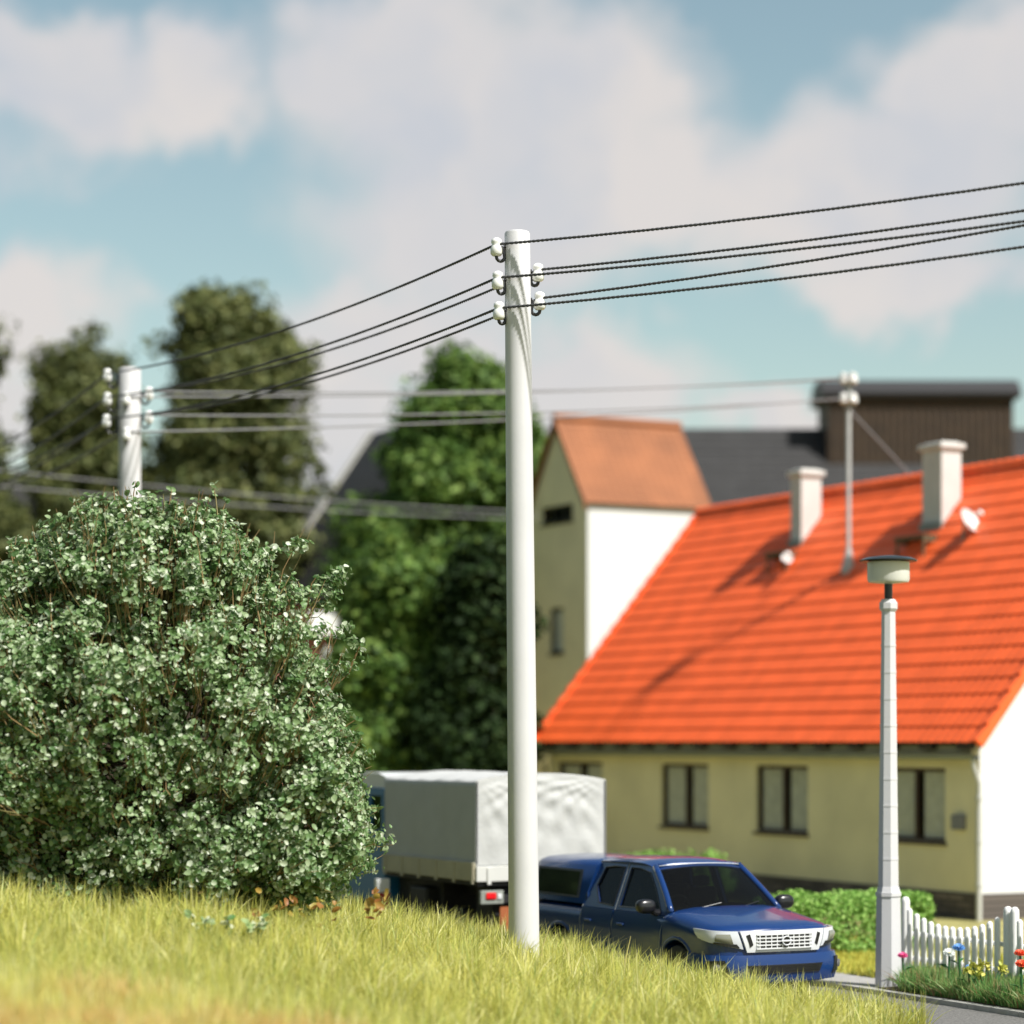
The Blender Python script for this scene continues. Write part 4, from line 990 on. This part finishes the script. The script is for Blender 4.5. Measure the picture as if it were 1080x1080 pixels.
# hardtop and bed
def hty(z): return .885 - (z-1.12)*.27
mb = MB(); V = []
for x, k in ((-3.625, .995),(-3.635,1),(-4.4,1),(-5.1,1),(-5.22,.985),(-5.27,.95)):
    half = [(0,1.762),(.4,1.752),(.58,1.735),(.68,1.705),(hty(1.655),1.655),(hty(1.4),1.4),(hty(1.145),1.145)]
    fx_ = lambda z: (z-1.14)*.25 if x > -3.8 else 0
    V.append([(x+fx_(z),y*k,1.14+(z-1.14)*k) for y, z in half] + [(x+fx_(z),-y*k,1.14+(z-1.14)*k) for y, z in half[::-1]])
n = len(V[0]); mb.add([p for r in V for p in r], [(i*n+j, i*n+j+1, (i+1)*n+j+1, (i+1)*n+j) for i in range(5) for j in range(n-1)] + [tuple(range(n)), tuple(range(5*n, 6*n))[::-1]])
ht = mb.build('hardtop', m_blue, pk, True, 40)
for sg in (1, -1):
    mb = MB(); shell(lambda u, v, t: (-3.78 - 1.30*u - .05*(v), sg*(hty(1.22+.38*v)+.010+t), 1.22+.38*v), 8, 5, mb, .012); w_ = mb.build('hardtop_window', m_trim, ht)
    mb = MB(); shell(lambda u, v, t: (-3.84 - 1.18*u - .05*(v), sg*(hty(1.25+.32*v)+.016+t), 1.25+.32*v), 8, 5, mb, .008); mb.build('pane', mat('tinted_glass', (.012,.014,.014), .06, coat=1), w_)
    mb = MB(); mb.box(-5.31, -5.16, sg*.80-.08, sg*.80+.08, .80, 1.08, .02); mb.build('tail_light', mat('red_lens', (.45,.01,.01), .15, coat=1), pk)
MB().box(-5.42,-5.24,-.86,.86,.42,.58,.03).build('rear_bumper', m_chrome, pk)

# ------------------------------------------------------------------ canvas lorry
lo = S(-6.5, 0, .004)
tk = thing('canvas_lorry', 'old lorry with pale grey canvas cover, cream side boards and blue and white cab', 'lorry', lo, RZ)
m_canvas = mat('grey_canvas', (.48,.485,.475), .75, .05, 3, bump=.3, bscale=14)
m_board = mat('cream_boards', (.46,.42,.30), .65, .1, 3)
m_chas = mat('chassis_black', (.012,.012,.013), .6)
BW = 1.10; BL = 3.25
def canv(u, v):     # u along length, v around the section
    x = -BL*u; k = (u*5) % 1; sag = .018*math.sin(math.pi*k)
    hs = 1.22; wtop = BW*2*1.02; tot = 2*hs + wtop; d = v*tot
    if d < hs: y, z = -BW + .0 , 1.57 + d
    elif d < hs + wtop: t = (d-hs)/wtop; y = -BW + 2*BW*t; z = 1.57 + hs + .11*math.sin(math.pi*t)**.8
    else: y, z = BW, 1.57 + hs - (d-hs-wtop)
    e = noise.noise(Vector((x*1.6, y*2+z*1.2, 5)))*.022
    ny = (1 if y > 0 else -1) * (1 if (d < hs or d > hs+wtop) else 0)
    y += ny*(e - sag*.6 - .01); z += (0 if ny else e*.7 - sag*1.2)
    return (x, y, z)
mb = MB(); mb.grid(canv, 41, 60); cv = mb.build('canvas_cover', m_canvas, tk, True, None)
mb = MB()
def flap(u, v):     # rear flap with diagonal folds
    y = -BW + 2*BW*u; top = 1.57 + 1.22 + .11*math.sin(math.pi*u)**.8; z = 1.54 + (top-1.54)*v
    cx = (u-.04); cz = (1-v)
    f = 0
    for (ax, az, fr, am) in ((0.0, 1.0, 22, .03), (1.0, 1.02, 25, .035), (.55,1.1,30,.018)):
        dx, dz = u-ax, (v-az); ang = math.atan2(dz, dx); rad = math.hypot(dx, dz); f += .42*am*math.sin(ang*fr + 2.5*noise.noise(Vector((u*2, v*2, ax))))*min(1, rad*1.6)*math.exp(-rad*.9)
    f += .018*noise.noise(Vector((u*4, v*4, 9))); edge = min(u, 1-u, (1-v)*1.2)*8; edge = min(1, edge)
    return (.012 + (f+.012)*edge, y, z)
mb.grid(flap, 70, 60); mb.build('rear_flap', m_canvas, cv, True, None)
rp = MB()
for yy, zz in [(-BW+.02, 1.6), (BW-.02, 1.6)]: rp.tube([(.02, yy, 1.57), (.03, yy, 2.78)], .012, 6)
rp.build('edge_rope', m_wirelight, cv)
for sg in (1, -1): 
    mb = MB()
    mb.box(-BL, 0, sg*BW-.03, sg*BW+.03, 1.31, 1.585, .008)
    for i in range(6): x = -.05 - i*.62; mb.box(x-.03, x+.03, sg*(BW+.03)-.012, sg*(BW+.03)+.018, 1.27, 1.58)
    mb.build('side_board', m_board, tk)
mb = MB(); mb.box(.0, .045, -BW, BW, 1.30, 1.53, .01); 
for y in (-.9,-.3,.3,.9): mb.box(.045, .065, y-.03, y+.03, 1.26, 1.5)
mb.build('tailboard', mat('tailboard_paint', (.60,.60,.57), .5), tk)
mb = MB(); mb.box(-BL, .0, -BW+.04, BW-.04, 1.24, 1.31); mb.box(-5.0, -.05, -.42, -.34, 1.02, 1.24); mb.box(-5.0,-.05,.34,.42,1.02,1.24); mb.box(-.1,.0,-.95,.95,.98,1.10); mb.box(-2.5,-1.9,-1.0,-.5,.72,1.12,.04); mb.box(-3.35,-1.75,-.80,.80,.42,1.22,.03); mb.box(-.62,-.12,-.78,.78,.50,1.22,.03)
mb.build('chassis', m_chas, tk)
for x in (-1.15, -4.35):
    for sg in (1, -1):
        Mw = Matrix.Rotation(R(90), 3, 'X'); w_ = MB()
        for yy in ((.98,.72) if x > -2 else (.93,)): w_.lathe([(.22,-.11),(.37,-.115),(.42,-.08),(.43,0),(.42,.08),(.37,.115),(.22,.11)], 30, (x, sg*yy, .43), Mw)
        wh = w_.build('wheel', m_dark, tk, True, 40)
        MB().lathe([(0,-.05),(.09,-.06),(.1,-.03),(.2,-.04),(.225,-.10),(.225,.10),(.2,.04),(.1,.03),(.09,.06),(0,.05)], 24, (x, sg*(1.0 if x > -2 else .93), .43), Mw).build('rim', m_grey, wh, True, 40)
MB().tube([(-1.15,-.9,.43),(-1.15,.9,.43)], .09, 10).build('rear_axle', m_chas, tk)
for sg in (1, -1):
    h = MB().box(.0, .06, sg*.85-.19, sg*.85+.19, .97, 1.17, .01).build('tail_light', m_grey, tk)
    MB().box(.055, .085, sg*.86-.10, sg*.86+.07, 1.04, 1.14, .02).build('red_lens', mat('red_tail_lens', (.75,.015,.02), .15, coat=1), h)
    MB().box(.055, .08, sg*.86+.09 if sg<0 else sg*.86-.17, sg*.86+.16 if sg<0 else sg*.86-.10, 1.04, 1.12, .01).build('clear_lens', m_chrome, h)
    MB().box(-.02, .0, sg*.60-.09, sg*.60+.09, .52, .92).build('mudflap', mat('rust_orange_rubber', (.35,.10,.03), .7), tk)
MB().box(.0,.02,-.26,.26,.86,.97,.005).build('number_plate', mat('plate_grey', (.3,.3,.3), .5), tk)
# cab
m_cabblue = mat('cab_blue', (.012,.15,.33), .45, coat=.1); m_cabwhite = mat('cab_white', (.72,.73,.72), .35, coat=.4)
cb = MB(); prof = [(-3.42,.62),(-3.42,1.90),(-5.25,1.90),(-5.38,1.5),(-5.38,.62)]
cb.prism([(x,-1.02,z) for x, z in prof], (0,2.04,0)); cab = cb.build('cab', m_cabblue, tk)
cr_ = MB(); cr_.prism([(x,-1.0,z) for x, z in [(-3.40,2.62),(-3.40,2.80),(-3.7,2.86),(-4.8,2.86),(-5.1,2.76),(-5.12,2.62)]], (0,2.0,0)); cr_.build('cab_roof', m_cabwhite, cab)
fr = MB()
for sg in (1,-1):
    y0, y1 = sg*1.0-.03, sg*1.0+.03
    fr.box(-5.1,-3.42,y0,y1,2.50,2.62); fr.box(-3.52,-3.42,y0,y1,1.90,2.50); fr.box(-4.02,-3.94,y0,y1,1.90,2.50); fr.box(-5.1,-5.0,y0,y1,1.90,2.50)
    MB().box(-5.0,-3.52,sg*1.0-.006,sg*1.0+.006,1.90,2.50).build('side_window', glass('cab_window', (.9,.95,.95), .25), cab)
for y in (-.97,-.03,.93): fr.box(-3.44,-3.40,y,y+.06,1.90,2.62)
fr.build('window_frame', m_cabblue, cab)

# marker board beyond the bush
mbp = P(403, 960, 38.3)
t = thing('marker_post', 'white and red marker post beside the lorry, at the edge of the bush', 'marker post', (mbp.x, mbp.y, .0), RZ)
MB().box(-.05,.05,-.11,.11,1.02,1.24,.01).build('white_panel', MATS['cab_white'], t)
MB().box(-.051,.051,-.112,.112,.30,1.018,.01).build('red_panel', mat('red_panel_paint', (.35,.02,.02), .5), t)
MB().box(-.03,.03,-.04,.04,-.05,.30).build('foot', m_grey, t)

# ------------------------------------------------------------------ big leafy bush in front
m_bushleaf = leafmat('silvery_bush_leaves', [(0,(.07,.15,.045)),(.25,(.15,.26,.09)),(.5,(.24,.35,.15)),(.72,(.37,.47,.26)),(.9,(.56,.63,.45)),(1,(.72,.76,.62))], .42, .35, .4)
bb = ((165-540)/F*28.6, 28.6); bb = (bb[0], bb[1], bank(*bb) - .02)
spec = [(160,765,0,2.3,1.9,2.35),(60,740,-.3,1.9,1.7,1.75),(-60,790,.2,2.2,1.8,1.9),(238,705,.1,.92,1.2,1.12),(205,620,.1,.8,1,.75),(300,805,0,.92,1.3,1.1),(328,880,-.1,.76,1.2,.95),(150,620,0,1.2,1.2,1.1),(230,880,-.4,1.6,1.2,1.0),(60,880,-.2,2.0,1.3,.9)]
blobs = [B(x, y, 28.6+dd, rx, ry, rz, bb) for x, y, dd, rx, ry, rz in spec]
bush = thing('leafy_bush', 'large bush with small silvery green leaves filling the left foreground', 'bush', bb, 0)
L_, N_, C_ = crown_points(blobs, 5600, 23, .15, .5, .27, 1.6, .06, .45, pits=.16)
leaf_cloud('foliage', L_, N_, .064, m_bushleaf, bush, .5, 7, .75, .82)
# twigs: thin branching fibres
def twigs(C, n, name, m, parent, r, inner, mb):
    for i in range(n):
        c = Vector(C[rng.integers(len(C))]); b = Vector((c.x*inner, c.y*inner, c.z*inner*.9 + .1)); d = (c - b)
        p0 = b + d*random.uniform(.5, .9); p1 = c + Vector((random.uniform(-.2,.2), random.uniform(-.2,.2), random.uniform(-.1,.25)))
        mid = p0.lerp(p1, .5) + Vector((random.uniform(-.06,.06), random.uniform(-.06,.06), random.uniform(-.06,.06)))
        mb.tube([p0, mid, p1], [r, r*.8, r*.35], 3, False)
    return mb.build(name, m, parent)
# long sprigs standing out of the crown, each with a few leaves
mb = MB(); LL = []
out_c = [c for c in C_ if c[2] > 1.2]
for i in range(420):
    c = Vector(out_c[rng.integers(len(out_c))]); d = Vector((c.x*.5, c.y*.5, c.z - 1.6)).normalized(); d = (d + Vector((random.uniform(-.4,.4), random.uniform(-.4,.4), .5))).normalized(); l = random.uniform(.18,.42)
    p0 = c - d*.15; e = c + d*l; mb.tube([p0, c + d*l*.5 + Vector((random.uniform(-.03,.03),0,.01)), e], [.009,.007,.003], 4)
    for k in range(random.randint(3, 8)): LL.append(tuple(p0.lerp(e, random.uniform(.45, 1.02)) + Vector((random.uniform(-.045,.045), random.uniform(-.045,.045), random.uniform(-.035,.035)))))
leaf_cloud('foliage', np.array(LL), np.tile([0,-.4,.7], (len(LL),1)), .072, m_bushleaf, bush, .5, 7, .8, .82)
twigs(C_, 6500, 'twigs', leafmat('twig_fibres', [(0,(.20,.12,.05)),(.5,(.32,.22,.10)),(1,(.22,.23,.09))], .6, .1, .3), bush, .0075, .6, mb)
mb = MB(); idx = rng.choice(len(C_), 110, replace=False)
limbs(mb, (0,0,-.1), (0,0,2.6), [C_[i]*.93 for i in idx], .12)
mb.build('branches', bark, bush, True, None)

# ------------------------------------------------------------------ flowers and small plants
def tuft(n, c, r, h, wid, lean, m, name, label):
    pts = []
    for _ in range(n): w = random.random()*6.28; q = r*math.sqrt(random.random()); pts.append((c[0]+q*math.cos(w), c[1]+q*math.sin(w), c[2]))
    return blades(name, np.array(pts), h, wid, lean, m)
g_bed = [(0,(.08,.22,.05)),(.4,(.16,.36,.09)),(.65,(.28,.42,.13)),(.85,(.50,.44,.22)),(1,(.36,.18,.08))]
m_bedg = leafmat('bed_grass_blades', g_bed, .45, .35, .4)
pts = []
while len(pts) < 17000:
    a, u = random.uniform(-1.3, 3.5), random.uniform(2.26, 3.34)
    if a < -.7 and u < 2.3 - .8*(a+.7): continue
    dens = .45 + .5*noise.noise(Vector((a*2.2, u*3, 1)))
    if random.random() > dens + .3: continue
    p = S(a, u, .07); pts.append(tuple(p))
tag(blades('bed_grass', np.array(pts), .31, .018, 1.25, m_bedg), 'mixed green and brown grass in the flower bed by the fence', 'grass', kind='stuff')
pts = []
while len(pts) < 30000:
    a, u = random.uniform(-9, 2), random.uniform(3.05, 6.8)
    if a > -1.3 and u < 3.5: continue
    p = S(a, u, .05); 
    if abs(p.x) > p.y*.22: continue
    pts.append(tuple(p))
tag(blades('lawn_grass', np.array(pts), .13, .02, .9, leafmat('lawn_blades', [(0,(.50,.46,.08)),(.5,(.66,.60,.12)),(1,(.34,.42,.08))], .6, .3, .2)), 'short yellow green lawn between the pickup and the hedge', 'grass', kind='stuff')
m_stem = mat('stem_green', (.03,.12,.035), .5); m_lf = mat('flower_leaf', (.04,.14,.04), .5)
def du(px, u):
    k = (px-540)/F; b = O + gv*u; t = (k*b.y - b.x)/(dv.x - k*dv.y); return (b + dv*t).y
def flower(px, py, uu, r, m, label, cat='flower', leaves=2, heads=1):
    D = du(px, uu); r *= .98; p = P(px, py, D); base = Vector((p.x + random.uniform(-.03,.03), p.y, .06)); h = p.z - base.z
    t = thing('garden_flower', label, cat, base, 0, 'flowers in the bed by the fence'); rz = t.rotation_euler.z; off = Matrix.Rotation(-rz, 3, 'Z') @ Vector((p.x-base.x, 0, 0))
    MB().tube([(0,0,-.03),(off.x*.3,off.y*.3,h*.5),(off.x,off.y,h)], .014, 6).build('stem', m_stem, t, True)
    mb = MB(); n = 9; c0 = Vector((off.x, off.y, h)); TM = Matrix.Rotation(R(random.uniform(12,34)), 3, 'X')
    for lay, (rr, up) in enumerate(((r, .2), (r*.85, .55), (r*.6, 1.1))):
        for k in range(n):
            w = 2*math.pi*(k + .5*lay)/n; d = Vector((math.cos(w), math.sin(w), 0)); s = Vector((-d.y, d.x, 0)); c = Vector((off.x, off.y, h))
            q = [c, c + d*rr*.5 + s*rr*.30 + Vector((0,0,rr*up*.35)), c + d*rr + s*rr*.16 + Vector((0,0,rr*up)), c + d*rr - s*rr*.16 + Vector((0,0,rr*up)), c + d*rr*.5 - s*rr*.30 + Vector((0,0,rr*up*.35))]
            mb.prism([c0 + TM @ (p_ - c0) for p_ in q], TM @ Vector((0,0,.008)))
    mb.build('blossom', m, t)
    MB().lathe([(0,0),(r*.25,0),(r*.3,r*.15),(r*.15,r*.3),(0,r*.32)], 10, (off.x,off.y,h), TM).build('flower_centre', mat('flower_heart', (.5,.4,.06), .7), t, True)
    mb = MB()
    for k in range(leaves):
        w = random.random()*6.28; d = Vector((math.cos(w), math.sin(w), 0)); s = Vector((-d.y, d.x, 0)); c = Vector((off.x*.3, off.y*.3, h*random.uniform(.35,.7)))
        mb.prism([c, c + d*.07 + s*.025 + Vector((0,0,.05)), c + d*.16 + Vector((0,0,.06)), c + d*.07 - s*.025 + Vector((0,0,.05))], (0,0,.004))
    mb.build('leaf', m_lf, t)
    return t
m_pink = mat('petal_pink', (.70,.10,.28), .5); m_wht = mat('petal_white', (.75,.78,.75), .5); m_blu = mat('petal_blue', (.12,.30,.62), .5); m_red = mat('petal_red', (.75,.10,.04), .5); m_yl = mat('petal_yellow', (.65,.62,.10), .5)
flower(952, 1009, 2.42, .07, m_pink, 'pink flower beside the foot of the street lamp')
flower(1001, 1006, 2.5, .08, m_wht, 'white flower on a thick stem in front of the fence pickets')
flower(1011, 1001, 2.65, .085, m_blu, 'blue flower just behind and right of the white one')
flower(1076, 1007, 2.5, .08, m_red, 'upper of two red flowers at the right edge')
flower(1077, 1018, 2.42, .078, m_red, 'lower of two red flowers at the right edge')
flower(1022, 1021, 2.45, .05, m_blu, 'small blue flower low in the bed grass')
# yellow flowering weed
yb = P(1040, 1050, du(1040, 2.55)); yb.z = .06
t = thing('yellow_flowering_plant', 'yellow green flowering plant in the bed, left of the red flowers', 'plant', yb)
C = []; mbs = MB()
for i in range(9):
    e = Vector((random.uniform(-.28,.28), random.uniform(-.12,.12), random.uniform(.36,.58))); mbs.tube([(e.x*.2,e.y*.2,-.03), tuple(e*.6), tuple(e)], .008, 5)
    for _ in range(26): C.append(tuple(e + Vector(rand_dirs(1)[0])*.07*random.random()))
mbs.build('stems', m_stem, t); leaf_cloud('blossoms', np.array(C), np.tile([0,0,1.], (len(C),1)), .055, leafmat('yellow_bloom', [(0,(.45,.50,.08)),(1,(.68,.62,.14))], .5, .3), t)
# pale clover-like seedlings in the bank grass and fallen leaves under the bush
def grass_hit(px, py, up):
    for i in range(200):
        D = 22 + i*.05; p = P(px, py, D)
        if p.z - bank(p.x, p.y) < up: return D
    return 28.0
def seedling(px, py, D, n, r, label, m, sp=.22):
    D = grass_hit(px, py, .36); p = P(px, py, D); z = bank(p.x, p.y); t = thing('seedling', label, 'plant', (p.x, p.y, z), 0, 'small pale leaved seedlings in the grass')
    mb = MB(); C = []
    for i in range(n):
        e = Vector((random.uniform(-sp,sp), random.uniform(-.08,.08), p.z - z + random.uniform(-.07,.08))); mb.tube([(e.x*.4,0,0), tuple(e)], .006, 4); C.append(tuple(e)); 
        for _ in range(2): C.append(tuple(e + Vector((random.uniform(-.05,.05), random.uniform(-.03,.03), random.uniform(-.04,.04)))))
    mb.build('stems', m_stem, t); leaf_cloud('leaves', np.array(C), np.tile([.2,-.6,.8], (len(C),1)), r, m, t, .4, 7, .5)
m_seed = leafmat('seedling_leaves', [(0,(.08,.20,.04)),(.4,(.32,.42,.18)),(1,(.62,.64,.46))], .5, .25)
seedling(258, 975, 27.0, 8, .085, 'pale leaved seedling in the bank grass below the bush', m_seed)
seedling(214, 972, 27.2, 5, .075, 'smaller pale seedling left of the other in the grass', m_seed, .14)
m_dry = leafmat('dry_leaves', [(0,(.40,.28,.05)),(.5,(.30,.10,.03)),(1,(.45,.42,.10))], .5, .3)
C = []; 
for _ in range(46):
    q = P(random.choice((random.gauss(330, 26), random.gauss(290, 20), random.gauss(395,6))), random.gauss(958, 8), 26.4 + .8*random.random()); C.append(tuple(q))
C = np.array(C); o = leaf_cloud('fallen_leaves', C, np.tile([0,-.4,.8], (len(C),1)), .10, m_dry, None, .6, 6)
tag(o, 'yellow and rust coloured dry leaves caught at the foot of the bush', 'leaves', kind='stuff')
# tall stray straws near the pole
mb_pts = [(577,985,12,.55,.25),(594,990,-8,.5,.2),(655,988,9,.55,.3),(440,965,-14,.35,.4),(160,0,0,0,0)]
def straw(px, py, D, h, lx, label):
    p = P(px, py, D); z = bank(p.x, p.y); MBx = MB().tube([(p.x,p.y,z-.02),(p.x+lx*.4,p.y,z+h*.6),(p.x+lx,p.y,z+h)], [.011,.009,.003], 5)
    o = MBx.build('straw', mat('straw', (.48,.42,.16), .6), None, True); tag(o, label, 'grass stalk', 'stray stalks taller than the grass')
straw(567, 1000, 28.6, .62, .14, 'tall straw stalk just right of the front pole')
straw(604, 1000, 28.2, .55, -.11, 'pale stalk leaning left in front of the pickup bed')
straw(656, 1005, 28.2, .66, .10, 'tall yellow stalk standing in front of the pickup door')
straw(455, 985, 28.0, .42, -.26, 'stalk leaning left in front of the lorry')
